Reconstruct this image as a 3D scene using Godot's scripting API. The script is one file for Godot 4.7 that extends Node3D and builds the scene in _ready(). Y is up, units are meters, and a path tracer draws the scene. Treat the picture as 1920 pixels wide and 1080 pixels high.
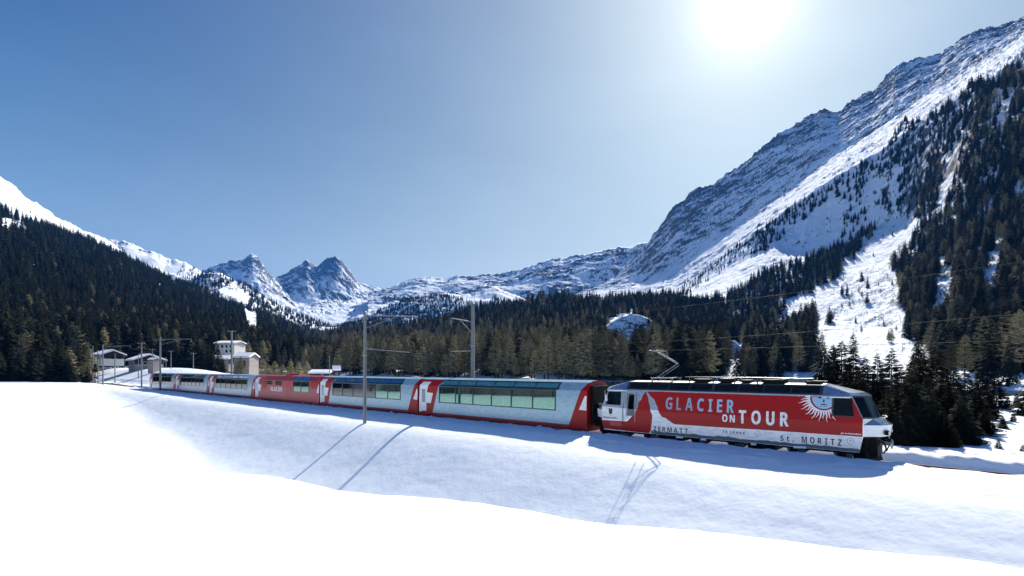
extends Node3D
# Winter valley: a red and silver narrow-gauge express on a snowy embankment, forested slopes and peaks against the light.
# World: x right, y up, -z into the view, metres; the rail head near the train is y = 0.

const EYE := 4.5            # height of the camera
const F := 960.0            # focal length in pixels of the 1920-wide survey used to lay the place out
const HORIZON := 692.0      # row of the horizon in that survey
const EXPO := 2.0
const SUN := Vector3(0.3476, 0.5506, -0.7590)
const ALONG := Vector3(-0.7418, 0.0, -0.6706)   # from the nose of the engine towards the last coach
const SIDE := Vector3(-0.6706, 0.0, 0.7418)     # from the track towards the camera
const NOSE := Vector3(17.4, 0.0, -23.2)         # nose of the engine, on the near side of the train

var taken := {}
var M := {}
var noise_a := FastNoiseLite.new()
var noise_b := FastNoiseLite.new()
var noise_r := FastNoiseLite.new()
var noise_s := FastNoiseLite.new()
var rng := RandomNumberGenerator.new()
var trees := []
var coach_first: Node3D

# ------------------------------------------------------------------ helpers
class MB:
	var st := SurfaceTool.new()
	func _init():
		st.begin(Mesh.PRIMITIVE_TRIANGLES)
		st.set_smooth_group(-1)
	func tri(a: Vector3, b: Vector3, c: Vector3):          # counterclockwise seen from outside
		st.add_vertex(a); st.add_vertex(c); st.add_vertex(b)
	func quad(a: Vector3, b: Vector3, c: Vector3, d: Vector3):
		tri(a, b, c); tri(a, c, d)
	func box(c: Vector3, s: Vector3, b := Basis()):
		var h := s * 0.5
		var p := []
		for k in 8:
			p.append(c + b * Vector3(h.x if k & 1 else -h.x, h.y if k & 2 else -h.y, h.z if k & 4 else -h.z))
		for f in [[4, 5, 7, 6], [1, 0, 2, 3], [5, 1, 3, 7], [0, 4, 6, 2], [6, 7, 3, 2], [0, 1, 5, 4]]:
			quad(p[f[0]], p[f[1]], p[f[2]], p[f[3]])
	func tube(p: Vector3, q: Vector3, r: float, r2 := -1.0, sides := 8, caps := true):
		if r2 < 0.0: r2 = r
		var d := (q - p).normalized()
		var e := d.cross(Vector3.UP if absf(d.y) < 0.9 else Vector3.RIGHT).normalized()
		var f := e.cross(d)
		st.set_smooth_group(1)
		for k in sides:
			var a := TAU * k / sides
			var b := TAU * (k + 1) / sides
			var u := e * cos(a) + f * sin(a)
			var v := e * cos(b) + f * sin(b)
			quad(p + v * r, p + u * r, q + u * r2, q + v * r2)
		st.set_smooth_group(-1)
		if caps:
			for k in sides:
				var a := TAU * k / sides
				var b := TAU * (k + 1) / sides
				var u := e * cos(a) + f * sin(a)
				var v := e * cos(b) + f * sin(b)
				tri(p, p + u * r, p + v * r)
				tri(q, q + v * r2, q + u * r2)
	func path(pts: Array, r: float, sides := 6):
		for i in pts.size() - 1:
			tube(pts[i], pts[i + 1], r, r, sides, i == 0 or i == pts.size() - 2)
	func poly(pts: PackedVector2Array, f: Callable):      # a flat outline laid on a surface by f
		if pts.size() < 3: return
		var t := Geometry2D.triangulate_polygon(pts)
		for i in range(0, t.size(), 3):
			var a := pts[t[i]]; var b := pts[t[i + 1]]; var c := pts[t[i + 2]]
			if (b - a).cross(c - a) < 0.0:
				var k := b; b = c; c = k
			tri(f.call(a), f.call(b), f.call(c))
	func done() -> ArrayMesh:
		st.generate_normals()
		return st.commit()

func numbered(called: String) -> String:
	taken[called] = taken.get(called, -1) + 1
	return called if taken[called] == 0 else "%s_%03d" % [called, taken[called]]

func obj(called: String, mesh, m: Material, parent: Node3D = null) -> MeshInstance3D:
	var o := MeshInstance3D.new()
	o.mesh = mesh.done() if mesh is MB else mesh
	o.material_override = m
	if parent:
		o.name = called
		parent.add_child(o, true)
	else:
		o.name = numbered(called)
		add_child(o)
	return o

func tag(o: Node, label: String, category: String, group := "", kind := "") -> Node:
	if label: o.set_meta("label", label)
	if category: o.set_meta("category", category)
	if group: o.set_meta("group", group)
	if kind: o.set_meta("kind", kind)
	return o

func thing(called: String, label: String, category: String, at := Vector3.ZERO, turn := 0.0, group := "") -> Node3D:
	var o := Node3D.new()
	o.name = numbered(called)
	add_child(o)
	o.position = at
	o.rotation.y = turn
	tag(o, label, category, group)
	return o

func struct(called: String, mesh, m: Material, label := "") -> MeshInstance3D:
	var o := obj(called, mesh, m)
	o.set_meta("kind", "structure")
	if label: o.set_meta("label", label)
	return o

func P(px: float, py: float, d: float) -> Vector3:       # the place that lies so far off in the survey's direction
	return Vector3((px - 960.0) / F * d, EYE - (py - HORIZON) / F * d, -d)

func mat(color: Color, rough := 0.6, metal := 0.0, spec := 0.5) -> StandardMaterial3D:
	var m := StandardMaterial3D.new()
	m.albedo_color = color
	m.roughness = rough
	m.metallic = metal
	m.metallic_specular = spec
	return m

func smooth(a: float, b: float, x: float) -> float:
	return smoothstep(a, b, x)

func lut(t: Array, x: float) -> float:                    # piecewise smooth table [[x, y], ...]
	if x <= t[0][0]: return t[0][1]
	for i in range(1, t.size()):
		if x <= t[i][0]:
			var k: float = (x - t[i - 1][0]) / (t[i][0] - t[i - 1][0])
			return lerpf(t[i - 1][1], t[i][1], k)
	return t[-1][1]

func lut_s(t: Array, x: float) -> float:
	if x <= t[0][0]: return t[0][1]
	for i in range(1, t.size()):
		if x <= t[i][0]:
			var k: float = (x - t[i - 1][0]) / (t[i][0] - t[i - 1][0])
			return lerpf(t[i - 1][1], t[i][1], k * k * (3.0 - 2.0 * k))
	return t[-1][1]

func smax(a: float, b: float, k: float) -> float:
	return 0.5 * (a + b + sqrt((a - b) * (a - b) + k * k))

func fall(x: float, slope: float, r: float) -> float:     # nothing for x < 0, then a slope, with a rounded shoulder
	return slope * 0.5 * (x + sqrt(x * x + r * r))

# ------------------------------------------------------------------ the scene
func _ready():
	rng.seed = 7
	noise_a.seed = 3; noise_a.frequency = 1.0; noise_a.fractal_type = FastNoiseLite.FRACTAL_FBM; noise_a.fractal_octaves = 4
	noise_b.seed = 11; noise_b.frequency = 1.0; noise_b.fractal_type = FastNoiseLite.FRACTAL_FBM; noise_b.fractal_octaves = 3
	noise_r.seed = 5; noise_r.frequency = 1.0; noise_r.fractal_type = FastNoiseLite.FRACTAL_RIDGED; noise_r.fractal_octaves = 5
	noise_s.seed = 23; noise_s.frequency = 1.0; noise_s.fractal_type = FastNoiseLite.FRACTAL_NONE
	camera_and_light()
	materials()
	ground()
	mountains()
	bluffs()
	railway()
	locomotive()
	coaches()
	masts()
	houses()
	forests()

func camera_and_light():
	var cam := Camera3D.new()
	cam.name = "camera"
	cam.projection = Camera3D.PROJECTION_FRUSTUM
	cam.near = 0.1
	cam.far = 30000.0
	cam.size = 0.1125
	cam.frustum_offset = Vector2(0, 0.1 * (HORIZON - 540.0) / F)
	cam.position = Vector3(0, EYE, 0)
	add_child(cam)
	cam.current = true
	var sun := DirectionalLight3D.new()
	sun.name = "sun"
	add_child(sun)
	sun.look_at_from_position(SUN * 100.0, Vector3.ZERO)
	sun.light_energy = 1.6
	sun.light_color = Color(1.0, 0.965, 0.91)
	sun.light_angular_distance = 0.5
	sun.shadow_enabled = true
	var env := Environment.new()
	env.background_mode = Environment.BG_SKY
	env.tonemap_mode = Environment.TONE_MAPPER_LINEAR
	env.tonemap_exposure = EXPO
	env.fog_enabled = true
	env.fog_density = 0.00006
	env.fog_light_color = Color(0.26, 0.60, 1.0)
	env.sdfgi_enabled = true
	env.ssao_enabled = true
	env.ssil_enabled = true
	var sky := Sky.new()
	var pano := PanoramaSkyMaterial.new()
	pano.panorama = ImageTexture.create_from_image(sky_picture())
	sky.sky_material = pano
	env.sky = sky
	var we := WorldEnvironment.new()
	we.name = "world"
	we.environment = env
	add_child(we)

func sky_picture() -> Image:                              # clear air: deep blue overhead, pale at the horizon, bright round the sun
	var w := 1024; var h := 512
	var im := Image.create(w, h, false, Image.FORMAT_RGBF)
	for j in h:
		var el := PI * (0.5 - (j + 0.5) / h)
		var se := sin(el); var ce := cos(el)
		var m := 1.0 - maxf(se, 0.0)
		var base := Vector3(0.001 + 0.58 * pow(m, 5.0), 0.05 + 0.72 * pow(m, 3.5), 0.24 + 0.73 * pow(m, 3.0))
		if se < 0.0: base = Vector3(0.55, 0.62, 0.72)
		for i in w:
			var az := TAU * (i + 0.5) / w
			var d := Vector3(sin(az) * ce, se, -cos(az) * ce)
			var g := rad_to_deg(acos(clampf(d.dot(SUN), -1.0, 1.0)))
			var c := base
			if se >= 0.0:
				c += Vector3(0.86, 1.0, 0.88) * (0.46 * exp(-pow(g / 35.0, 2.0))) + Vector3(1.0, 0.80, 0.36) * (1.05 * pow(m, 4.0) * exp(-pow(g / 55.0, 2.0)))
				var veil := noise_a.get_noise_3d(d.x * 2.2 + d.y * 1.5, d.y * 9.0, d.z * 2.2) + 0.5 * noise_b.get_noise_3d(d.x * 5.0, d.y * 16.0 + d.x * 3.0, d.z * 5.0)
				c *= 1.0 + 0.05 * veil                                  # the thinnest of ice haze
				c += Vector3(1.0, 0.95, 0.75) * (0.42 * exp(-pow(g / 14.0, 2.0)))
				c += Vector3(1.0, 0.97, 0.88) * (1.5 * exp(-pow(g / 2.4, 1.05)))
			im.set_pixel(i, j, Color(c.x / EXPO, c.y / EXPO, c.z / EXPO))
	return im

func noise_texture(freq: float, strength: float, seed_: int, octaves := 4) -> NoiseTexture2D:
	var n := FastNoiseLite.new()
	n.seed = seed_
	n.frequency = freq
	n.fractal_octaves = octaves
	var t := NoiseTexture2D.new()
	t.width = 512; t.height = 512
	t.seamless = true
	t.as_normal_map = true
	t.bump_strength = strength
	t.noise = n
	return t

func grime_texture(freq: float, seed_: int) -> NoiseTexture2D:
	if M.has("grime_map"): return M.grime_map
	var n := FastNoiseLite.new()
	n.seed = seed_
	n.frequency = freq
	n.fractal_octaves = 5
	var t := NoiseTexture2D.new()
	t.width = 512; t.height = 512
	t.seamless = true
	t.noise = n
	var g := Gradient.new()
	g.set_color(0, Color(0.90, 0.895, 0.885))
	g.set_color(1, Color(1, 1, 1))
	g.set_offset(1, 0.62)
	t.color_ramp = g
	M.grime_map = t
	return t

func materials():
	var s := mat(Color.WHITE, 0.75, 0.0, 0.25)
	s.vertex_color_use_as_albedo = true
	s.normal_enabled = true
	s.normal_texture = noise_texture(0.02, 5.0, 4)
	s.normal_scale = 0.32
	s.uv1_triplanar = true
	s.uv1_world_triplanar = true
	s.uv1_scale = Vector3(0.31, 0.31, 0.31)
	M.snow = s
	var mt := mat(Color.WHITE, 0.9, 0.0, 0.2)
	mt.vertex_color_use_as_albedo = true
	mt.normal_enabled = true
	mt.normal_texture = noise_texture(0.03, 8.0, 9, 5)
	mt.normal_scale = 0.8
	mt.uv1_triplanar = true
	mt.uv1_world_triplanar = true
	mt.uv1_scale = Vector3(0.011, 0.011, 0.011)
	M.mountain = mt
	M.roof_snow = mat(Color(0.95, 0.955, 0.97), 0.8, 0.0, 0.2)
	M.red = mat(Color(0.66, 0.02, 0.045), 0.35, 0.0, 0.35)
	M.red_dark = mat(Color(0.62, 0.035, 0.045), 0.4)
	M.pink = mat(Color(0.74, 0.17, 0.21), 0.35)
	M.pale_pink = mat(Color(0.82, 0.42, 0.45), 0.4)
	M.silver = mat(Color(0.80, 0.82, 0.84), 0.2, 0.85)
	M.mirror = mat(Color(0.90, 0.91, 0.92), 0.13, 1.0)
	M.white = mat(Color(0.96, 0.96, 0.96), 0.35)
	M.pale = mat(Color(0.56, 0.69, 0.76), 0.25, 0.2)
	M.grey = mat(Color(0.36, 0.38, 0.41), 0.45, 0.3)
	M.roof_grey = mat(Color(0.22, 0.235, 0.25), 0.5, 0.2)
	M.black = mat(Color(0.04, 0.042, 0.05), 0.6, 0.0, 0.3)
	M.louvre = mat(Color(0.05, 0.055, 0.065), 0.22)
	M.letter_black = mat(Color(0.09, 0.09, 0.10), 0.4)
	M.frame = mat(Color(0.10, 0.17, 0.20), 0.25)
	M.steel = mat(Color(0.55, 0.57, 0.59), 0.45, 0.7)
	M.mast = mat(Color(0.44, 0.46, 0.48), 0.6, 0.3)
	M.wire = mat(Color(0.20, 0.20, 0.21), 0.7)
	M.wood = mat(Color(0.24, 0.17, 0.12), 0.85)
	M.wood_dark = mat(Color(0.13, 0.10, 0.085), 0.85)
	M.stone = mat(Color(0.62, 0.58, 0.56), 0.9)
	M.plaster = mat(Color(0.86, 0.85, 0.82), 0.9)
	M.rail = mat(Color(0.34, 0.27, 0.22), 0.5, 0.6)
	M.ballast = mat(Color(0.40, 0.36, 0.33), 0.95)
	M.dark_glass = mat(Color(0.03, 0.045, 0.06), 0.05, 0.0, 0.35)
	M.door_glass = mat(Color(0.42, 0.50, 0.55), 0.1)
	M.seat = mat(Color(0.20, 0.22, 0.22), 0.8)
	M.floor = mat(Color(0.24, 0.23, 0.22), 0.8)
	for k in [["glass", Color(0.36, 0.51, 0.48, 0.3), 0.8], ["glass_deep", Color(0.10, 0.15, 0.18, 0.78), 0.5], ["roof_glass", Color(0.22, 0.46, 0.66, 0.4), 0.5], ["roof_glass_mint", Color(0.46, 0.74, 0.72, 0.35), 0.6]]:
		var g := mat(k[1], 0.03, k[2], 0.8)
		g.transparency = BaseMaterial3D.TRANSPARENCY_ALPHA
		M[k[0]] = g
	var ws := mat(Color(0.10, 0.18, 0.26, 0.45), 0.03, 0.3, 0.8)
	ws.transparency = BaseMaterial3D.TRANSPARENCY_ALPHA
	M.windscreen = ws
	M.grime = mat(Color(0.36, 0.41, 0.46), 0.6)
	for k in ["red", "pink", "white", "pale", "silver", "red_dark"]:     # road dirt and faded paint
		M[k].albedo_texture = grime_texture(0.012, 31)
		M[k].uv1_triplanar = true
		M[k].uv1_scale = Vector3(0.23, 0.9, 0.23)
	M.bark = mat(Color(0.20, 0.16, 0.13), 0.95)
	M.needles = mat(Color.WHITE, 0.9, 0.0, 0.15)
	M.needles.vertex_color_use_as_albedo = true
	M.red_lamp = mat(Color(0.62, 0.06, 0.05), 0.4)

# ------------------------------------------------------------------ ground round the railway
# s runs along the track from the engine's nose, q across it from the camera (the near side of the train is q = 28.9).
func sq(x: float, d: float) -> Vector2:
	return Vector2(-0.7418 * (x - 17.4) + 0.6706 * (d - 23.2), 0.6706 * x + 0.7418 * d)

func from_sq(s: float, q: float) -> Vector3:
	# inverse of sq(): x and depth
	var x := -0.7418 * (s - 0.7418 * 17.4 + 0.6706 * 23.2) + 0.6706 * q
	var d := 0.6706 * (s - 0.7418 * 17.4 + 0.6706 * 23.2) + 0.7418 * q
	return Vector3(x, 0, -d)

const PLATEAU := [[-70, 2.0], [-3, 2.1], [4, 2.05], [10, 2.1], [16, 2.1], [23, 2.25], [30, 2.35], [42, 2.1], [60, 1.65], [105, 0.85], [160, 0.45], [224, 0.4], [420, 0.4]]
const EDGE := [[-70, 14.0], [-3.2, 9.8], [-0.6, 9.0], [3.8, 7.7], [9.9, 5.7], [16.4, 3.5], [24, 3.1], [30, 3.6], [40, 4.9], [60, 7.8], [100, 13.0], [140, 21.0], [420, 24.0]]
const GULLY := [[-70, -1.2], [-10, -2.2], [0, -3.2], [10, -3.9], [20, -4.3], [40, -4.4], [70, -3.0], [110, -0.9], [150, 0.3], [420, 0.3]]

func land(s: float, q: float, fine := true) -> float:
	var cut := 1.0 - smooth(135.0, 170.0, s)
	var e := 0.58
	e -= fall(23.25 - q, lerpf(0.53, 0.57, smooth(-4.0, 20.0, s)), 1.7) * (1.0 - smooth(110.0, 150.0, s))
	var bowl := lerpf(1.2, 2.0, smooth(26.0, 0.0, s))
	e = smax(e, lut_s(GULLY, s), bowl) - 0.25 * bowl
	if q > 27.5: e = maxf(e, 0.3)
	if q > 23.0 and q < 37.0:
		e = lerpf(e, lerpf(0.50, lerpf(0.38, 0.32, smooth(3.0, -1.0, s)), smooth(25.0, 27.5, q)), smooth(23.9, 27.5, q))
		e -= 0.52 * cut * (1.0 - smooth(1.45, 2.05, absf(q - 30.3)))
	if q > 33.0:
		var hump := 0.45
		var valley := lerpf(0.35, -2.6, smooth(36.0, 52.0, q)) * smooth(6.0, 16.0, s) + 0.4 * (1.0 - smooth(6.0, 16.0, s))
		var right := 0.25 + 0.35 * noise_b.get_noise_2d(s * 0.05, q * 0.05) - 0.012 * (q - 36.0)
		var left := 0.6 + smooth(32.0, 50.0, q) * 4.3
		hump = lerpf(right, valley, smooth(6.0, 16.0, s))
		hump = lerpf(hump, left, smooth(80.0, 135.0, s) * smooth(0.50, 0.26, q / maxf(s, 1.0)))
		e = lerpf(e, hump, smooth(33.0, 37.5, q))
	if q < 29.0:
		var soft := smooth(16.0, -2.0, s)
		var p := lut_s(PLATEAU, s) + 0.2 + 0.5 * soft - fall(q - lut_s(EDGE, s) - 0.75, lerpf(0.8, 0.6, soft), lerpf(2.2, 4.0, soft))
		p += 0.12 * noise_b.get_noise_2d(s * 0.06, q * 0.06)
		e = smax(e, p, 0.7)
	if fine:
		e += 0.06 * noise_a.get_noise_2d(s * 0.11, q * 0.16)
		var rough := 0.022 + 0.12 * smooth(25.0, 26.2, q) * (1.0 - smooth(28.4, 28.8, q)) + 0.14 * smooth(31.8, 32.4, q) * (1.0 - smooth(35.5, 37.0, q))
		e += rough * noise_a.get_noise_2d(s * 0.9, q * 1.5)
		# wheel ruts of a snow plough beside the line, ahead of the engine
		if s < 0.0:
			var rut := exp(-pow((q - 25.0 + 0.05 * s) / 0.16, 2.0)) + exp(-pow((q - 23.9 + 0.05 * s) / 0.16, 2.0))
			e -= 0.035 * rut * smooth(0.0, -2.0, s)
	return e

func land_at(x: float, d: float) -> float:
	var v := sq(x, d)
	return land(v.x, v.y)

func grid(cols: int, rows: int, pts: PackedVector3Array, colors: PackedColorArray) -> ArrayMesh:
	var normals := PackedVector3Array()
	normals.resize(pts.size())
	for j in rows:
		var j0 := maxi(j - 1, 0) * cols
		var j1 := mini(j + 1, rows - 1) * cols
		for i in cols:
			var dx := pts[j * cols + mini(i + 1, cols - 1)] - pts[j * cols + maxi(i - 1, 0)]
			var dy := pts[j1 + i] - pts[j0 + i]
			var n := dx.cross(dy).normalized()
			normals[j * cols + i] = n if n.y >= 0.0 else -n
	var up := true
	var c := cols / 2 + (rows / 2) * cols
	up = (pts[c + 1] - pts[c]).cross(pts[c + cols] - pts[c]).y > 0.0
	var idx := PackedInt32Array()
	idx.resize((cols - 1) * (rows - 1) * 6)
	var k := 0
	for j in rows - 1:
		for i in cols - 1:
			var a := j * cols + i
			var b := a + 1
			var d := a + cols
			var e := d + 1
			if up:
				idx[k] = a; idx[k + 1] = e; idx[k + 2] = b; idx[k + 3] = a; idx[k + 4] = d; idx[k + 5] = e
			else:
				idx[k] = a; idx[k + 1] = b; idx[k + 2] = e; idx[k + 3] = a; idx[k + 4] = e; idx[k + 5] = d
			k += 6
	var arr := []
	arr.resize(Mesh.ARRAY_MAX)
	arr[Mesh.ARRAY_VERTEX] = pts
	arr[Mesh.ARRAY_NORMAL] = normals
	arr[Mesh.ARRAY_COLOR] = colors
	arr[Mesh.ARRAY_INDEX] = idx
	var m := ArrayMesh.new()
	m.add_surface_from_arrays(Mesh.PRIMITIVE_TRIANGLES, arr)
	return m

func ground():
	var ss := PackedFloat32Array()
	var s := -75.0
	while s < 440.0:
		ss.append(s)
		var away := maxf(0.0, maxf(-14.0 - s, s - 60.0))
		s += 0.34 + away * 0.035
	var qs := PackedFloat32Array()
	var q := -45.0
	while q < 150.0:
		qs.append(q)
		var away := maxf(0.0, maxf(2.0 - q, q - 37.0))
		q += 0.2 + away * 0.04
	var pts := PackedVector3Array()
	var cols := PackedColorArray()
	pts.resize(ss.size() * qs.size())
	cols.resize(pts.size())
	var k := 0
	for b in qs:
		for a in ss:
			var p := from_sq(a, b)
			p.y = land(a, b)
			pts[k] = p
			cols[k] = Color(0.80, 0.87, 0.93)
			k += 1
	struct("snow_field", grid(ss.size(), qs.size(), pts, cols), M.snow, "smooth snow field and embankment under the railway")
	var far := MB.new()
	far.quad(Vector3(-9000, -7, 2500), Vector3(9000, -7, 2500), Vector3(9000, -7, -9000), Vector3(-9000, -7, -9000))
	var fm := mat(Color(0.94, 0.945, 0.95), 0.85)
	struct("valley_ground", far, fm, "snow covered valley floor far around")

# ------------------------------------------------------------------ mountains
# lines: from the foot up to the crest, each [ [px, py, depth], ... ]; rows: how many rows between two lines.
var surfaces := {}

func line_at(l: Array, px: float) -> Vector2:
	if px <= l[0][0]: return Vector2(l[0][1], l[0][2])
	for i in range(1, l.size()):
		if px <= l[i][0]:
			var k: float = (px - l[i - 1][0]) / (l[i][0] - l[i - 1][0])
			return Vector2(lerpf(l[i - 1][1], l[i][1], k), lerpf(l[i - 1][2], l[i][2], k))
	return Vector2(l[-1][1], l[-1][2])

func mountain(called: String, label: String, x0: float, x1: float, nx: int, lines: Array, rows: Array, amp: Array, size: float, rock: Array, seed_: float, grain := Vector3(1, 1, 1.5), steep_rock := 0.75, slant := 0.0):
	var lv := []
	for i in lines.size() - 1:
		for r in rows[i]:
			lv.append(i + float(r) / rows[i])
	lv.append(lines.size() - 1.0)
	var ny := lv.size()
	var pts := PackedVector3Array()
	pts.resize(nx * ny)
	var qs := PackedVector2Array()
	qs.resize(nx * ny)
	for i in nx:
		var px := lerpf(x0, x1, float(i) / (nx - 1))
		var base := []
		for l in lines:
			var v := line_at(l, px)
			base.append(P(px, v.x, v.y))
		var along := 0.0
		var last := Vector3.ZERO
		for j in ny:
			var a := mini(int(lv[j]), lines.size() - 2)
			var t: float = lv[j] - a
			var lo: Vector3 = base[a]
			var hi: Vector3 = base[a + 1]
			var p := lo.lerp(hi, t)
			var m: float = lerpf(amp[a], amp[a + 1], t)
			var ua := (px * grain.z * 0.93 + along * 0.36) / size
			var vb := (along * 0.93 - px * grain.z * 0.36 * slant) / size
			qs[j * nx + i] = Vector2(ua, vb)
			along += last.distance_to(p) if j else 0.0
			last = p
			if m > 0.0:
				var calm := smooth(-0.30, 0.22, noise_b.get_noise_2d(ua * 0.30 / grain.x + seed_, vb * 0.30))
				var n := noise_r.get_noise_2d(ua / grain.x + seed_, vb / grain.y) * 0.9 + noise_a.get_noise_2d(ua * 2.6 / grain.x, vb * 2.6 / grain.y + seed_) * 0.45
				n += noise_r.get_noise_3d(p.x / size * 1.3, p.y / size * 1.3 + seed_, p.z / size * 1.3) * 0.35
				var n2 := noise_b.get_noise_2d(ua * 0.35 + 7.0, vb * 0.35 + seed_)
				p.y += m * ((n - 0.42) * 0.75 * lerpf(0.3, 1.0, calm) + n2 * 0.9)
				var top := 1.0 - absf(lv[j] - (lines.size() - 2.0)) / 0.3
				if top > 0.0:        # teeth of the skyline
					p.y += m * top * (0.55 * noise_r.get_noise_1d(px / 52.0 + seed_) + 0.45 * noise_a.get_noise_1d(px / 15.0 + seed_) - 0.15)
				p.x += m * 0.5 * noise_b.get_noise_2d(ua * 1.3, vb * 1.3 + 31.0)
			pts[j * nx + i] = p
	var cols := PackedColorArray()
	cols.resize(nx * ny)
	for j in ny:
		var a := mini(int(lv[j]), lines.size() - 2)
		var rk: float = lerpf(rock[a], rock[a + 1], lv[j] - a)
		for i in nx:
			var k := j * nx + i
			var p := pts[k]
			var dx := pts[j * nx + mini(i + 1, nx - 1)] - pts[j * nx + maxi(i - 1, 0)]
			var dy := pts[mini(j + 1, ny - 1) * nx + i] - pts[maxi(j - 1, 0) * nx + i]
			var n := dx.cross(dy).normalized()
			var st := sqrt(maxf(0.0, 1.0 - n.y * n.y)) / maxf(absf(n.y), 0.05)
			var u := qs[k]
			var calm := smooth(-0.30, 0.22, noise_b.get_noise_2d(u.x * 0.30 / grain.x + seed_, u.y * 0.30))
			var patch := noise_a.get_noise_2d(u.x * 1.7 / grain.x, u.y * 1.7 / grain.y + seed_) + 0.5 * noise_b.get_noise_2d(u.x * 0.5, u.y * 0.5 + seed_)
			var fine := noise_s.get_noise_3d(p.x / size * 13.0, p.y / size * 17.0, p.z / size * 13.0)
			var w := smooth(-0.03, 0.06, (st - steep_rock) * 0.32 + patch * 0.50 + fine * 0.30 + rk - 0.20 * (1.0 - calm))
			var tone := 0.9 + 0.35 * noise_b.get_noise_3d(p.x / size * 5.0, p.y / size * 5.0, p.z / size * 5.0)
			cols[k] = Color(0.79, 0.86, 0.93).lerp(Color(0.11, 0.12, 0.14) * tone, w)
	surfaces[called] = {"pts": pts, "nx": nx, "ny": ny}
	struct(called, grid(nx, ny, pts, cols), M.mountain, label)

func mountains():
	# far peaks at the head of the valley
	mountain("hills", "pointed rocky peak left of the twin peaks", 370, 560, 150, [
		[[370, 610, 3300], [560, 610, 3300]],
		[[370, 560, 4000], [440, 548, 4050], [500, 556, 4000], [560, 580, 3900]],
		[[370, 508, 4700], [400, 497, 4700], [430, 490, 4700], [455, 487, 4700], [466, 480, 4650], [474, 477, 4650], [484, 484, 4650], [500, 505, 4700], [515, 522, 4750], [560, 570, 4800]],
		[[370, 640, 5600], [560, 660, 5600]]], [20, 55, 6], [10, 34, 20, 10], 150.0, [-0.25, -0.06, 0.02, 0.0], 3.0, Vector3(0.7, 1.6, 4.2))
	mountain("twin_peaks", "twin rocky peaks with bright snow fields at the head of the valley", 470, 800, 260, [
		[[470, 622, 3000], [620, 618, 3000], [800, 610, 3000]],
		[[470, 590, 3700], [560, 588, 3700], [640, 590, 3600], [800, 590, 3500]],
		[[470, 572, 4200], [540, 570, 4400], [590, 565, 4500], [650, 562, 4700], [720, 566, 4700], [800, 570, 4700]],
		[[470, 556, 5200], [500, 536, 5200], [515, 522, 5200], [530, 516, 5200], [550, 505, 5200], [566, 492, 5200], [576, 484, 5200], [584, 489, 5200], [592, 497, 5200], [597, 499, 5200], [606, 489, 5250], [618, 483, 5250], [630, 480, 5250], [640, 487, 5250], [655, 505, 5250], [668, 526, 5400], [690, 534, 5600], [715, 541, 5700], [740, 546, 5800], [800, 560, 5800]],
		[[470, 660, 6500], [800, 660, 6900]]], [16, 26, 60, 6], [14, 22, 36, 22, 10], 160.0, [-0.36, -0.30, 0.0, 0.14, 0.0], 9.0, Vector3(0.7, 1.7, 5.0))
	mountain("far_ridge", "long pale rocky ridge right of the twin peaks", 690, 1290, 380, [
		[[690, 612, 2600], [1290, 600, 2200]],
		[[690, 575, 3200], [800, 566, 3200], [960, 560, 3100], [1100, 556, 2900], [1290, 540, 2700]],
		[[690, 550, 4300], [730, 540, 4300], [760, 528, 4300], [785, 522, 4300], [800, 519, 4300], [830, 521, 4300], [860, 516, 4250], [900, 515, 4200], [950, 512, 4100], [975, 506, 4000], [1000, 495, 3900], [1030, 488, 3800], [1060, 482, 3800], [1100, 475, 3700], [1140, 465, 3600], [1200, 458, 3500], [1290, 440, 3400]],
		[[690, 660, 5600], [1290, 640, 5000]]], [22, 70, 6], [16, 36, 18, 10], 140.0, [-0.28, 0.03, 0.04, 0.0], 17.0, Vector3(1.3, 0.9, 4.0))
	mountain("wooded_knoll", "snowy knoll dotted with firs under the far ridge", 600, 1060, 200, [
		[[600, 640, 1200], [1060, 640, 1100]],
		[[600, 622, 1600], [690, 612, 1700], [760, 606, 1700], [1060, 600, 1600]],
		[[600, 612, 2100], [650, 604, 2100], [680, 592, 2150], [720, 579, 2200], [760, 560, 2250], [800, 551, 2250], [830, 549, 2250], [870, 553, 2250], [900, 545, 2300], [930, 541, 2300], [960, 552, 2300], [1000, 572, 2250], [1060, 590, 2200]],
		[[600, 660, 2800], [1060, 660, 2800]]], [16, 44, 5], [8, 24, 14, 6], 130.0, [-0.3, -0.18, -0.2, -0.1], 25.0)
	# left side
	mountain("left_ridge", "snow and rock ridge running down to the valley on the left", 120, 500, 240, [
		[[120, 600, 1700], [500, 640, 1700]],
		[[120, 520, 2200], [300, 540, 2200], [500, 600, 2200]],
		[[120, 424, 2700], [160, 436, 2700], [200, 449, 2700], [235, 453, 2700], [270, 469, 2700], [290, 474, 2700], [310, 486, 2700], [345, 490, 2700], [370, 505, 2700], [400, 520, 2700], [440, 545, 2700], [500, 585, 2700]],
		[[120, 560, 3600], [500, 680, 3600]]], [24, 60, 6], [12, 30, 16, 8], 150.0, [-0.2, -0.02, -0.08, 0.0], 33.0)
	mountain("left_snow_slope", "bright open snow slope above the left forest", -900, 235, 260, [
		[[-900, 420, 900], [-300, 430, 950], [0, 470, 1000], [120, 500, 1050], [235, 530, 1100]],
		[[-900, -60, 1500], [-500, 90, 1550], [-300, 185, 1600], [-100, 290, 1700], [0, 330, 1700], [30, 350, 1710], [60, 373, 1720], [90, 394, 1730], [110, 406, 1730], [135, 420, 1740], [160, 433, 1740], [200, 452, 1760], [235, 475, 1800]],
		[[-900, 150, 2300], [0, 500, 2400], [235, 600, 2500]]], [70, 5], [6, 12, 6], 110.0, [-0.38, -0.33, -0.1], 41.0)
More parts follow.
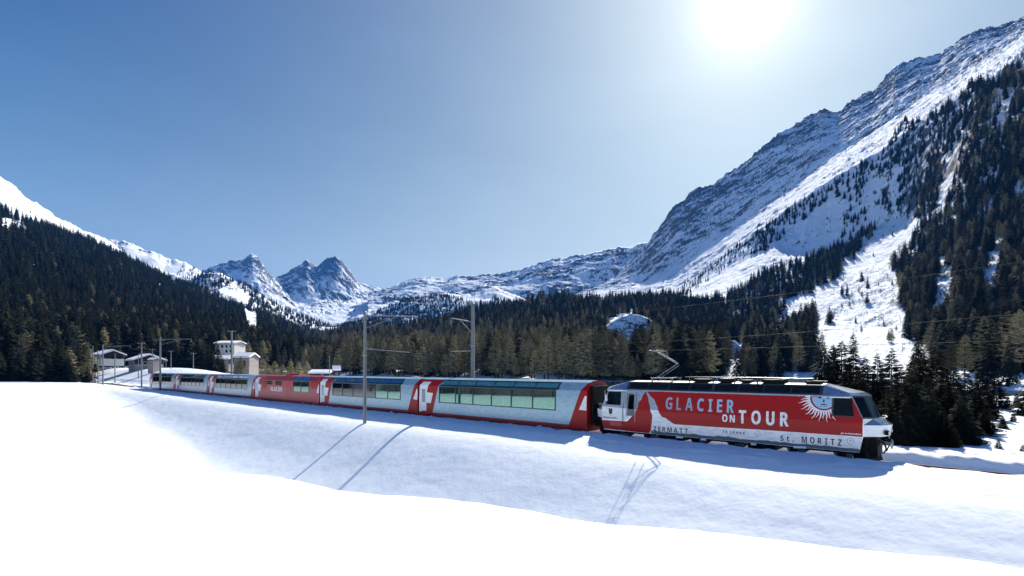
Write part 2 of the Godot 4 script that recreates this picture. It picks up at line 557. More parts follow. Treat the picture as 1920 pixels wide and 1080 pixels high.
	mountain("blue_spur", "forested spur in shade behind the left mountainside", 300, 720, 170, [
		[[300, 700, 900], [560, 690, 900], [720, 690, 900]],
		[[300, 600, 1200], [450, 612, 1200], [600, 645, 1250], [720, 668, 1300]],
		[[300, 540, 1750], [345, 528, 1750], [392, 512, 1750], [412, 513, 1750], [432, 522, 1750], [480, 548, 1800], [530, 577, 1850], [580, 596, 1900], [620, 612, 1950], [660, 632, 2000], [720, 664, 2000]],
		[[300, 640, 2400], [720, 720, 2400]]], [30, 50, 5], [6, 16, 8, 4], 90.0, [-0.2, -0.1, -0.12, 0.0], 47.0)
	mountain("left_mountainside", "dark forested mountainside on the left", -950, 680, 260, [
		[[-950, 730, 90], [-300, 728, 120], [0, 712, 186], [150, 700, 205], [230, 688, 225], [300, 688, 245], [400, 690, 260], [500, 692, 290], [600, 694, 360], [680, 696, 430]],
		[[-950, 520, 200], [-300, 570, 240], [0, 575, 330], [200, 598, 400], [300, 615, 430], [400, 628, 450], [500, 646, 500], [600, 668, 600], [680, 686, 650]],
		[[-950, 250, 480], [-300, 320, 600], [0, 398, 800], [60, 422, 830], [120, 440, 850], [200, 472, 920], [300, 520, 1050], [400, 562, 1150], [500, 594, 1250], [560, 618, 1350], [600, 640, 1400], [680, 680, 1450]],
		[[-950, 400, 900], [0, 560, 1300], [680, 720, 1900]]], [40, 60, 5], [1.5, 8, 8, 4], 60.0, [-0.35, -0.28, -0.28, -0.1], 53.0)
	# right side
	mountain("right_mountain", "great mountain on the right with sunlit snow bands, rock faces and gullies", 1080, 2250, 900, [
		[[1080, 712, 300], [1250, 712, 260], [1500, 714, 200], [1700, 722, 150], [1920, 735, 105], [2250, 740, 100]],
		[[1080, 640, 640], [1300, 612, 600], [1500, 596, 500], [1700, 618, 330], [1800, 640, 260], [1920, 650, 215], [2250, 640, 190]],
		[[1080, 574, 1000], [1270, 566, 950], [1340, 540, 930], [1450, 505, 860], [1560, 495, 760], [1640, 500, 640], [1700, 500, 560], [1800, 430, 480], [1920, 390, 420], [2250, 330, 380]],
		[[1080, 562, 1300], [1200, 555, 1280], [1270, 552, 1240], [1300, 538, 1200], [1350, 513, 1150], [1450, 464, 1050], [1480, 474, 1010], [1520, 470, 980], [1550, 460, 960], [1620, 436, 900], [1660, 418, 860], [1700, 406, 800], [1760, 350, 680], [1830, 280, 560], [1920, 225, 500], [2250, 120, 460]],
		[[1080, 558, 1700], [1200, 549, 1600], [1270, 528, 1500], [1330, 496, 1400], [1400, 448, 1290], [1450, 410, 1220], [1500, 374, 1160], [1570, 328, 1080], [1640, 288, 1010], [1700, 246, 940], [1760, 205, 850], [1840, 150, 730], [1920, 104, 640], [2250, -80, 600]],
		[[1080, 555, 2000], [1200, 530, 1950], [1300, 472, 1880], [1400, 408, 1800], [1500, 338, 1700], [1600, 272, 1600], [1700, 205, 1480], [1800, 142, 1350], [1920, 66, 1250], [2250, -130, 1100]],
		[[1080, 553, 2500], [1110, 543, 2500], [1150, 520, 2480], [1180, 495, 2450], [1205, 466, 2430], [1240, 420, 2400], [1265, 385, 2380], [1300, 358, 2360], [1330, 346, 2340], [1365, 322, 2320], [1400, 301, 2300], [1440, 268, 2280], [1480, 240, 2250], [1512, 216, 2230], [1545, 204, 2200], [1570, 210, 2180], [1600, 186, 2160], [1640, 166, 2130], [1680, 124, 2090], [1720, 112, 2050], [1760, 106, 2020], [1790, 84, 1990], [1810, 68, 1960], [1840, 58, 1930], [1870, 52, 1900], [1920, 34, 1850], [2250, -140, 1700]],
		[[1080, 640, 3300], [1500, 520, 3100], [1920, 400, 2800], [2250, 300, 2700]]], [34, 50, 40, 50, 50, 110, 6],
		[1, 4, 5, 3.5, 8, 10, 17, 8], 64.0, [-0.3, -0.28, -0.36, -0.44, -0.32, -0.13, 0.06, 0.0], 61.0, Vector3(1.5, 0.75, 1.7), 0.75, 0.6)
	mountain("wooded_hillside", "larch and spruce covered hillside behind the train", 540, 1360, 260, [
		[[540, 702, 330], [700, 706, 250], [900, 710, 215], [1100, 714, 190], [1360, 716, 180]],
		[[540, 672, 560], [700, 662, 520], [900, 655, 480], [1100, 650, 430], [1360, 650, 400]],
		[[540, 646, 950], [600, 632, 1000], [660, 620, 1050], [720, 616, 1030], [800, 606, 980], [860, 596, 930], [900, 585, 900], [960, 574, 880], [1000, 566, 870], [1050, 562, 870], [1100, 563, 870], [1150, 566, 860], [1200, 566, 850], [1250, 562, 820], [1300, 570, 780], [1360, 578, 740]],
		[[540, 700, 1500], [1360, 640, 1300]]], [30, 50, 5], [1, 6, 8, 4], 70.0, [-0.3, -0.3, -0.3, -0.1], 71.0)

# small steep steps in the valley forest: a sunlit cap over a shaded face
func bluffs():
	mountain("snowy_knoll", "snow-capped rock step among the trees of the hillside behind the train", 1080, 1262, 120, [
		[[1080, 700, 385], [1262, 700, 385]],
		[[1080, 684, 405], [1150, 690, 402], [1180, 690, 402], [1262, 680, 405]],
		[[1080, 664, 428], [1104, 646, 434], [1128, 620, 441], [1146, 604, 446], [1165, 595, 450], [1180, 589, 452], [1200, 591, 452], [1218, 599, 449], [1236, 622, 442], [1262, 660, 430]],
		[[1080, 664, 470], [1146, 602, 482], [1180, 588, 488], [1218, 598, 484], [1262, 664, 470]],
		[[1080, 690, 560], [1262, 690, 560]]], [8, 54, 16, 10], [0.5, 1.0, 1.6, 0.2, 1.0], 9.0, [-0.2, -0.06, -0.02, -0.4, -0.4], 83.0, Vector3(1.3, 0.8, 0.45), 0.75, 0.4)
	mountain("snow_bank", "steep shaded snow bank between dark trees behind the locomotive's roof", 1322, 1400, 60, [
		[[1322, 716, 272], [1400, 716, 272]],
		[[1322, 706, 292], [1400, 706, 292]],
		[[1322, 668, 300], [1334, 650, 304], [1345, 641, 307], [1362, 638, 308], [1378, 640, 307], [1390, 652, 304], [1400, 672, 300]],
		[[1322, 664, 330], [1345, 640, 336], [1378, 639, 336], [1400, 668, 330]],
		[[1322, 700, 400], [1400, 700, 400]]], [6, 40, 10, 8], [0.2, 0.3, 0.6, 0.4, 0.4], 8.0, [-0.5, -0.5, -0.45, -0.5, -0.5], 91.0, Vector3(1, 1, 0.3))

# ------------------------------------------------------------------ the railway line
func railway():
	for k in 2:
		var off: float = [-0.5, 0.5][k]
		var b := MB.new()
		var ring := [Vector2(-0.055, -0.14), Vector2(0.055, -0.14), Vector2(0.035, 0.0), Vector2(-0.035, 0.0)]
		var prev := []
		for i in range(0, 121):
			var s := -45.0 + i * 3.0
			var base := from_sq(s, 30.3 + off)
			if s > 165.0:
				base += SIDE * 0.5 * pow((s - 165.0) / 22.0, 2.0)
			var y := lerpf(0.0, maxf(0.0, land(s, 30.3 + off, false) + 0.16), smooth(120.0, 170.0, s))
			var now := []
			for r in ring:
				now.append(base + SIDE * r.x + Vector3(0, y + r.y, 0))
			if prev:
				for e in 4:
					b.quad(prev[e], prev[(e + 1) % 4], now[(e + 1) % 4], now[e])
			prev = now
		var o := obj("rail", b, M.rail)
		tag(o, ["far rail of the railway line, dark steel in its snowy cut", "near rail of the railway line, dark steel in its snowy cut"][1 - k], "rail", "rails of the line")
	# bare ballast where the plough has scraped the line, beyond the last coach
	var bb := MB.new()
	for i in 40:
		var s0 := 126.0 + i * 1.6
		var s1 := s0 + 1.6
		var q0 := 1.15 + 0.35 * noise_s.get_noise_1d(s0 * 0.7)
		var q1 := 1.15 + 0.35 * noise_s.get_noise_1d(s1 * 0.7)
		var a := from_sq(s0, 30.3 - q0); var b2 := from_sq(s1, 30.3 - q1); var c := from_sq(s1, 30.3 + q1); var d := from_sq(s0, 30.3 + q0)
		a.y = land(s0, 30.3 - q0) + 0.05; b2.y = land(s1, 30.3 - q1) + 0.05; c.y = land(s1, 30.3 + q1) + 0.05; d.y = land(s0, 30.3 + q0) + 0.05
		bb.quad(a, d, c, b2)
	struct("track_path", bb, M.ballast, "bare ballast strip of the line beyond the last coach")

# ------------------------------------------------------------------ the engine
# Inside a vehicle x points forward, z to the camera's side, y up from the rail head.
const TURN := -0.7351

func on_track(s: float) -> Vector3:
	return NOSE + ALONG * s - SIDE * 1.4

func wall(y: float) -> float:                             # half width of the engine at a height
	if y <= 0.62: return 1.37
	if y <= 1.95: return 1.40
	if y <= 3.22: return lerpf(1.40, 1.27, (y - 1.95) / 1.27)
	return lerpf(1.27, 0.88, clampf((y - 3.22) / 0.48, 0.0, 1.0))

func X(s: float) -> float:
	return 8.37 - s

func clip_band(pts: PackedVector2Array, lo: float, hi: float) -> Array:
	return Geometry2D.intersect_polygons(pts, PackedVector2Array([Vector2(-20, lo), Vector2(20, lo), Vector2(20, hi), Vector2(-20, hi)]))

func decal(mb: MB, raw: Array, off: float):               # raw: [s, y] points of a painted area on the engine's near wall
	var pts := PackedVector2Array()
	for p in raw: pts.append(Vector2(X(p[0]), p[1]))
	for band in [[0.0, 1.95], [1.95, 3.22], [3.22, 4.0]]:
		for piece in clip_band(pts, band[0], band[1]):
			mb.poly(piece, func(v: Vector2): return Vector3(v.x, v.y, wall(v.y) + off))

func words(text: String, s0: float, y0: float, s1: float, y1: float, off: float, weight := 700, gap := 0.0) -> Array:
	# lettering that fills the box from (s0, y0) lower left to (s1, y1) upper right on the engine's wall
	return lettering(text, X(s0), y0, X(s1), y1, func(v: Vector2): return Vector3(v.x, v.y, wall(v.y) + off), weight, false, gap)

func lettering(text: String, x0: float, y0: float, x1: float, y1: float, f: Callable, weight := 700, serif := false, gap := 0.0) -> Array:
	var font := SystemFont.new()
	font.font_names = PackedStringArray(["Droid Serif" if serif else "Droid Sans"])
	font.font_weight = weight
	var heavy := FontVariation.new()
	heavy.base_font = font
	heavy.variation_embolden = 0.45 if text in ["ON", "TOUR"] else 0.25 if text == "GLACIER" else 0.0
	var done := []
	# every letter on its own, so that the spacing can be opened up
	var advance := 0.0
	var sets := []
	for ch in text:
		var tm := TextMesh.new()
		tm.text = ch
		tm.font = heavy
		tm.font_size = 64
		tm.pixel_size = 0.01
		tm.depth = 0.0
		tm.curve_step = 3.0
		if ch == " ":
			advance += 0.22
			continue
		var arr := tm.surface_get_arrays(0)
		var v: PackedVector3Array = arr[Mesh.ARRAY_VERTEX]
		var idx = arr[Mesh.ARRAY_INDEX]
		var lo := 1e9; var hi := -1e9
		for p in v:
			lo = minf(lo, p.x); hi = maxf(hi, p.x)
		var list := []
		var n: int = idx.size() if idx != null and idx.size() else v.size()
		for i in n:
			var p: Vector3 = v[idx[i]] if idx != null and idx.size() else v[i]
			list.append(Vector2(p.x - lo + advance, p.y))
		sets.append(list)
		advance += hi - lo + 0.07 + gap
	advance -= 0.07 + gap
	var ylo := 1e9; var yhi := -1e9
	for l in sets:
		for p in l:
			ylo = minf(ylo, p.y); yhi = maxf(yhi, p.y)
	for l in sets:
		var out := MB.new()
		for i in range(0, l.size() - 2, 3):
			var t := []
			for k in 3:
				var p: Vector2 = l[i + k]
				t.append(Vector2(lerpf(x0, x1, p.x / advance), lerpf(y0, y1, (p.y - ylo) / (yhi - ylo))))
			if (t[1] - t[0]).cross(t[2] - t[0]) < 0.0: t.reverse()
			var low := minf(t[0].y, minf(t[1].y, t[2].y)); var top := maxf(t[0].y, maxf(t[1].y, t[2].y))
			if low < 1.95 and top > 1.95:
				for b in [[0.0, 1.95], [1.95, 3.2]]:
					for piece in clip_band(PackedVector2Array(t), b[0], b[1]): out.poly(piece, f)
			else:
				out.tri(f.call(t[0]), f.call(t[1]), f.call(t[2]))
		done.append(out.done())
	return done

func write(t: Node3D, letters: Array, m: Material, apart: bool):   # large letters are parts of their own, small print is one
	if apart:
		for l in letters: obj("letter", l, m, t)
		return
	var st := SurfaceTool.new()
	for l in letters: st.append_from(l, 0, Transform3D())
	obj("lettering", st.commit(), m, t)

func ring(dx: Array, zs: Array, y: float, x: float) -> Array:
	var r := []
	for i in dx.size(): r.append(Vector3(x + dx[i], y, zs[i]))
	return r

func flip(r: Array) -> Array:                             # the same ring at the other end
	var o := []
	for p in r: o.append(Vector3(-p.x, p.y, -p.z))
	return o

func band(mb: MB, lo: Array, hi: Array):
	for i in lo.size() - 1: mb.quad(lo[i], lo[i + 1], hi[i + 1], hi[i])

func inset(a: Vector3, b: Vector3, c: Vector3, d: Vector3, m: float, off: float) -> Array:
	var n := (b - a).cross(d - a).normalized()
	var ctr := (a + b + c + d) * 0.25
	var out := []
	for p in [a, b, c, d]:
		var q: Vector3 = p
		out.append(q + (ctr - q).normalized() * m + n * off)
	return out

func locomotive():
	var t := thing("locomotive", "red and silver electric locomotive lettered GLACIER ON TOUR at the head of the train", "locomotive", on_track(8.37), TURN)
	var L := 7.13
	# body shell, wall by wall
	var hull := MB.new()
	var lv := [0.55, 0.62, 1.32, 1.95, 2.15, 3.22]
	var xe := [6.98, 7.0, 7.13, 7.13, 7.13, 6.67]
	for i in lv.size() - 1:
		for sgn in [1.0, -1.0]:
			var a := Vector3(-xe[i] * sgn, lv[i], wall(lv[i]) * sgn)
			var b := Vector3(xe[i] * sgn, lv[i], wall(lv[i]) * sgn)
			var c := Vector3(xe[i + 1] * sgn, lv[i + 1], wall(lv[i + 1]) * sgn)
			var d := Vector3(-xe[i + 1] * sgn, lv[i + 1], wall(lv[i + 1]) * sgn)
			hull.quad(a, b, c, d)
	hull.box(Vector3(0, 0.62, 0), Vector3(13.9, 0.12, 2.6))
	obj("body", hull, M.silver, t)
	# noses
	var z6 := [1.40, 0.92, 0.25, -0.25, -0.92, -1.40]
	var r0 := ring([0.0, 0.60, 0.88, 0.88, 0.60, 0.0], z6, 1.32, L)
	var r1 := ring([0.0, 0.66, 0.96, 0.96, 0.66, 0.0], z6, 1.86, L)
	var r2 := ring([0.0, 0.34, 0.58, 0.58, 0.34, 0.0], [1.385, 0.95, 0.25, -0.25, -0.95, -1.385], 2.16, L)
	var r3 := ring([-0.46, -0.06, 0.12, 0.12, -0.06, -0.46], [1.27, 0.86, 0.24, -0.24, -0.86, -1.27], 3.22, L)
	var r4 := ring([-0.62, -0.26, -0.12, -0.12, -0.26, -0.62], [1.10, 0.78, 0.22, -0.22, -0.78, -1.10], 3.36, L)
	for e in 2:
		var rr := [r0, r1, r2, r3, r4]
		if e == 1:
			for i in 5: rr[i] = flip(rr[i])
		var white := MB.new()
		band(white, rr[0], rr[1])
		var bot: Array = rr[0]
		for i in 4: white.tri(bot[0], bot[i + 2], bot[i + 1])
		obj("nose", white, M.white, t)
		for k in [["hood", 1, M.silver], ["window_post", 2, M.roof_grey], ["brow", 3, M.silver]]:
			var mb := MB.new()
			band(mb, rr[k[1]], rr[k[1] + 1])
			obj(k[0], mb, k[2], t)
		for i in 5:
			var q := inset(rr[2][i], rr[2][i + 1], rr[3][i + 1], rr[3][i], 0.09, 0.012)
			var g := MB.new()
			g.quad(q[0], q[1], q[2], q[3])
			obj("windscreen", g, M.dark_glass, t)
	# roof: cab slopes, top sheet, louvred shoulders
	var roof := MB.new()
	var xr := 5.43
	for sgn in [1.0, -1.0]:
		roof.quad(Vector3(-xr * sgn, 3.22, 1.27 * sgn), Vector3(xr * sgn, 3.22, 1.27 * sgn), Vector3(xr * sgn, 3.70, 0.88 * sgn), Vector3(-xr * sgn, 3.70, 0.88 * sgn))
		roof.quad(Vector3(-xr * sgn, 3.70, 0.88 * sgn), Vector3(xr * sgn, 3.70, 0.88 * sgn), Vector3(xr * sgn, 3.77, 0.0), Vector3(-xr * sgn, 3.77, 0.0))
	obj("roof", roof, M.roof_grey, t)
	for e in 2:
		var slope := MB.new()
		for side in [1.0, -1.0]:
			var k := 1.0 if e == 0 else -1.0
			var a := Vector3(xr * k, 3.22, 1.27 * side)
			var b := Vector3(xr * k, 3.70, 0.88 * side)
			var c := Vector3((L - 0.62) * k, 3.36, 1.10 * side)
			var d := Vector3((L - 0.46) * k, 3.22, 1.27 * side)
			if k * side > 0: slope.quad(a, d, c, b)
			else: slope.quad(a, b, c, d)
		var rt := r4 if e == 0 else flip(r4)
		var k2 := 1.0 if e == 0 else -1.0
		var back := [Vector3(xr * k2, 3.70, 0.88 * k2), Vector3(xr * k2, 3.75, 0.3 * k2), Vector3(xr * k2, 3.77, 0.1 * k2), Vector3(xr * k2, 3.77, -0.1 * k2), Vector3(xr * k2, 3.75, -0.3 * k2), Vector3(xr * k2, 3.70, -0.88 * k2)]
		band(slope, rt, back)
		obj("cab_roof", slope, M.silver, t)
	for side in [1.0, -1.0]:
		for i in 8:
			var s0 := 3.08 + i * 1.31 + (0.12 if i >= 4 else 0.0)
			var s1 := s0 + 1.24
			var lou := MB.new()
			var a := Vector3(X(s1), 3.285, (lerpf(1.27, 0.88, 0.135) + 0.012) * side)
			var b := Vector3(X(s0), 3.285, (lerpf(1.27, 0.88, 0.135) + 0.012) * side)
			var c := Vector3(X(s0), 3.635, (lerpf(1.27, 0.88, 0.865) + 0.012) * side)
			var d := Vector3(X(s1), 3.635, (lerpf(1.27, 0.88, 0.865) + 0.012) * side)
			if side > 0: lou.quad(a, b, c, d)
			else: lou.quad(b, a, d, c)
			var n := Vector3(0, 0.63, 0.775 * side)
			for r in 5:
				var f := (r + 0.5) / 5.0
				lou.box((a + b).lerp(c + d, f) * 0.5 + n * 0.006, Vector3(s1 - s0 - 0.05, 0.018, 0.012), Basis(Vector3.RIGHT, 0.68 * side))
			obj("louvre", lou, M.louvre, t)
	for side in [1.0, -1.0]:
		var gutter := MB.new()
		gutter.box(Vector3(0, 3.215, 1.275 * side), Vector3(13.2, 0.035, 0.035))
		obj("gutter", gutter, M.roof_grey, t)
	# painted areas
	var red := MB.new()
	decal(red, [[12.39, 3.13], [12.28, 3.04], [12.05, 2.80], [11.86, 2.66], [11.72, 2.40], [11.60, 2.21], [11.55, 2.02], [11.50, 1.89], [11.38, 1.72], [11.28, 1.61], [11.05, 1.56], [10.92, 1.46], [10.75, 1.36], [10.50, 1.23], [8.16, 1.255], [5.9, 1.29], [1.255, 1.31], [1.255, 2.15], [1.69, 3.13]], 0.004)
	decal(red, [[12.42, 3.12], [12.62, 2.86], [12.70, 2.56], [12.88, 2.46], [12.92, 2.10], [13.05, 1.86], [13.30, 1.56], [13.66, 1.20], [15.48, 1.17], [15.38, 0.63], [12.16, 0.57], [12.02, 0.85], [11.97, 1.20], [11.93, 1.66], [12.06, 1.96], [12.09, 2.2], [12.20, 2.50], [12.25, 2.74]], 0.004)
	obj("red_livery", red, M.red, t)
	var wh := MB.new()
	decal(wh, [[12.08, 2.02], [11.93, 1.66], [11.97, 1.20], [12.02, 0.85], [12.0, 0.72], [1.36, 0.72], [1.27, 1.30], [5.9, 1.285], [8.16, 1.25], [10.52, 1.22], [10.75, 1.355], [10.92, 1.455], [11.05, 1.555], [11.28, 1.605], [11.38, 1.715], [11.50, 1.885], [11.55, 2.01]], 0.003)
	decal(wh, [[15.5, 1.19], [13.70, 1.23], [13.3, 1.55], [13.1, 1.76], [12.95, 2.0], [15.5, 2.06]], 0.003)
	obj("white_livery", wh, M.white, t)
	write(t, words("GLACIER", 11.08, 2.09, 7.12, 2.82, 0.009, 700, 0.17), M.mirror, true)
	write(t, words("ON", 7.74, 1.58, 7.06, 2.0, 0.009, 700, 0.12), M.white, true)
	write(t, words("TOUR", 6.86, 1.56, 4.40, 2.29, 0.009, 700, 0.17), M.white, true)
	write(t, words("ZERMATT", 11.84, 0.74, 9.70, 1.04, 0.008, 700, 0.12), M.letter_black, true)
	write(t, words("75 JAHRE", 7.74, 0.93, 6.54, 1.11, 0.008, 700, 0.1), M.letter_black, false)
	write(t, words("St.", 4.79, 0.80, 4.17, 1.09, 0.008, 700, 0.2), M.letter_black, true)
	write(t, words("MORITZ", 3.81, 0.80, 2.10, 1.12, 0.008, 700, 0.2), M.letter_black, true)
	write(t, words("graubünden", 2.13, 1.36, 1.31, 1.47, 0.009, 700), M.white, false)
	write(t, words("Rhätische Bahn", 15.42, 1.30, 14.42, 1.43, 0.008, 700), M.letter_black, false)
	var dirt := MB.new()
	var edge := [[1.37, 0.57], [12.0, 0.57]]
	for i in 54:
		var s := 12.0 - i * 0.2
		edge.append([s, 0.74 + 0.07 * noise_a.get_noise_1d(s * 0.9) + 0.05 * noise_s.get_noise_1d(s * 5.0)])
	decal(dirt, edge, 0.006)
	obj("grime", dirt, M.grime, t)
	var crest := MB.new()
	decal(crest, [[14.98, 1.95], [14.72, 1.95], [14.71, 1.72], [14.77, 1.61], [14.85, 1.56], [14.93, 1.61], [14.99, 1.72]], 0.008)
	obj("crest", crest, M.letter_black, t)
	var plate := MB.new()
	decal(plate, [[14.90, 1.12], [14.90, 0.86], [14.05, 0.86], [14.05, 1.12]], 0.006)
	obj("number_panel", plate, M.pink, t)
	# round dials painted on the skirt
	for s in [5.9, 1.74]:
		var ringm := MB.new()
		for i in 20:
			if i % 10 == 7: continue
			var a0 := TAU * i / 20.0; var a1 := TAU * (i + 1) / 20.0
			decal(ringm, [[s - cos(a0) * 0.15, 1.07 + sin(a0) * 0.15], [s - cos(a1) * 0.15, 1.07 + sin(a1) * 0.15], [s - cos(a1) * 0.135, 1.07 + sin(a1) * 0.135], [s - cos(a0) * 0.135, 1.07 + sin(a0) * 0.135]], 0.008)
		decal(ringm, [[s - 0.02, 1.05], [s + 0.02, 1.05], [s + 0.02, 1.11], [s - 0.02, 1.11]], 0.008)
		obj("emblem_ring", ringm, M.letter_black, t)
	sun_emblem(t)
	side_windows(t)
	running_gear(t)
	roof_gear(t)

func sun_emblem(t: Node3D):
	var cs := 2.86; var cy := 3.02
	var face := MB.new()
	var pts := []
	for i in 41:
		var a := PI + PI * i / 40.0
		pts.append([cs - cos(a) * 0.52, cy + sin(a) * 0.56 + 0.08])
	decal(face, pts, 0.009)
	obj("sun_emblem", face, M.mirror, t)
	for i in 23:
		var rays := MB.new()
		var drawn := false
		var a := PI * 0.98 + PI * 1.04 * i / 22.0
		var dir := Vector2(cos(a), sin(a))
		var nrm := Vector2(-dir.y, dir.x)
		var lenr := 1.16 if i % 2 == 0 else 1.02
		var prev_l := Vector2.ZERO; var prev_r := Vector2.ZERO
		for k in 9:
			var f := k / 8.0
			var r := 0.60 + (lenr - 0.60) * f
			var w := 0.044 * (1.0 - f) + 0.006
			var c := dir * r + nrm * sin(f * 8.0 + i * 0.4) * 0.035 * f
			var l := c + nrm * w; var rr := c - nrm * w
			if k > 0:
				var quad := []
				for p in [prev_l, prev_r, rr, l]:
					quad.append([cs - p.x, cy + 0.06 + p.y * 1.02])
				var ok := true
				for p in quad:
					if p[1] > 3.17 or (p[0] > 1.66 and p[0] < 2.44 and p[1] > 2.24): ok = false
				if ok:
					decal(rays, quad, 0.009)
					drawn = true
			prev_l = l; prev_r = rr
		if drawn: obj("sun_ray", rays, M.white, t)
	var feat := MB.new()
	for f in [[-0.17, -0.02, 0.09, 0.03], [0.17, -0.02, 0.09, 0.03], [0.0, -0.16, 0.035, 0.09], [0.0, -0.33, 0.15, 0.03], [-0.1, -0.42, 0.06, 0.012], [0.08, -0.42, 0.06, 0.012]]:
		var q := []
		for i in 10:
			var a := TAU * i / 10.0
			q.append([cs - f[0] - cos(a) * f[2], cy + 0.08 + f[1] * 1.05 + sin(a) * f[3]])
		decal(feat, q, 0.013)
	obj("sun_face", feat, M.letter_black, t)

func side_windows(t: Node3D):
	var near_front := MB.new()
	decal(near_front, [[2.46, 3.10], [2.46, 2.26], [1.60, 2.26], [1.70, 3.10]], 0.014)
	obj("cab_window", near_front, M.dark_glass, t)
	var trim := MB.new()
	for e in [[[3.0, 3.16], [3.0, 3.10], [1.9, 3.10], [1.9, 3.16]], [[2.52, 3.12], [2.52, 2.20], [2.47, 2.20], [2.47, 3.12]], [[2.5, 2.25], [2.5, 2.21], [1.58, 2.21], [1.58, 2.25]]]:
		decal(trim, e, 0.02)
	obj("window_trim", trim, M.roof_grey, t)
	var head := MB.new()
	head.box(Vector3(X(14.45), 3.13, 1.33), Vector3(1.35, 0.05, 0.10))
	head.box(Vector3(X(2.35), 3.13, 1.33), Vector3(1.2, 0.045, 0.09))
	obj("drip_rail", head, M.white, t)
	var rear := MB.new()
	decal(rear, [[15.20, 2.20], [15.07, 3.04], [14.14, 3.04], [14.14, 2.20]], 0.014)
	obj("cab_window", rear, M.dark_glass, t)
	var bar := MB.new()
	for s in [[15.30, 15.24, 2.13, 3.08], [13.98, 13.93, 1.19, 2.2], [13.72, 13.68, 1.5, 2.98], [13.10, 13.06, 1.22, 2.98]]:
		bar.box(Vector3(X((s[0] + s[1]) * 0.5), (s[2] + s[3]) * 0.5, wall((s[2] + s[3]) * 0.5) + 0.04), Vector3(0.045, s[3] - s[2], 0.04))
	obj("handrail", bar, M.steel, t)
	var door := MB.new()
	decal(door, [[13.66, 1.56], [13.58, 2.94], [13.14, 2.94], [13.14, 1.56]], 0.010)
	var dn := obj("door", door, M.grey, t)
	var dw := MB.new()
	decal(dw, [[13.60, 1.98], [13.55, 2.88], [13.20, 2.88], [13.20, 1.98]], 0.018)
	obj("pane", dw, M.dark_glass, dn)
	# mirror of the rear cab and the far side's windows
	var mir := MB.new()
	mir.box(Vector3(X(15.12), 2.62, 1.46), Vector3(0.10, 0.42, 0.14))
	obj("mirror", mir, M.white, t)
	for x in [X(2.0), X(14.6)]:
		var f := MB.new()
		f.quad(Vector3(x + 0.45, 2.25, -1.385), Vector3(x - 0.45, 2.25, -1.385), Vector3(x - 0.45, 3.08, -1.305), Vector3(x + 0.45, 3.08, -1.305))
		obj("cab_window", f, M.dark_glass, t)
	# the far wall is red too
	var farred := MB.new()
	for y in [[1.28, 1.95], [1.95, 3.15]]:
		var x1 := 7.1 if y[1] < 2.0 else 6.72
		farred.quad(Vector3(7.1, y[0], -wall(y[0]) - 0.004), Vector3(-7.1, y[0], -wall(y[0]) - 0.004), Vector3(-x1, y[1], -wall(y[1]) - 0.004), Vector3(x1, y[1], -wall(y[1]) - 0.004))
	obj("red_livery", farred, M.red, t)
	var driver := MB.new()
	driver.box(Vector3(X(2.1), 2.1, 0.2), Vector3(0.5, 1.2, 0.55))
	obj("driver_seat", driver, M.seat, t)

func wheelset(b: Node3D, x: float, r: float):
	for side in [1.0, -1.0]:
		var w := MB.new()
		w.tube(Vector3(x, r, 0.50 * side), Vector3(x, r, 0.62 * side), r, r, 20)
		w.tube(Vector3(x, r, 0.62 * side), Vector3(x, r, 0.66 * side), r * 0.35, r * 0.3, 12)
		obj("wheel", w, M.steel, b)

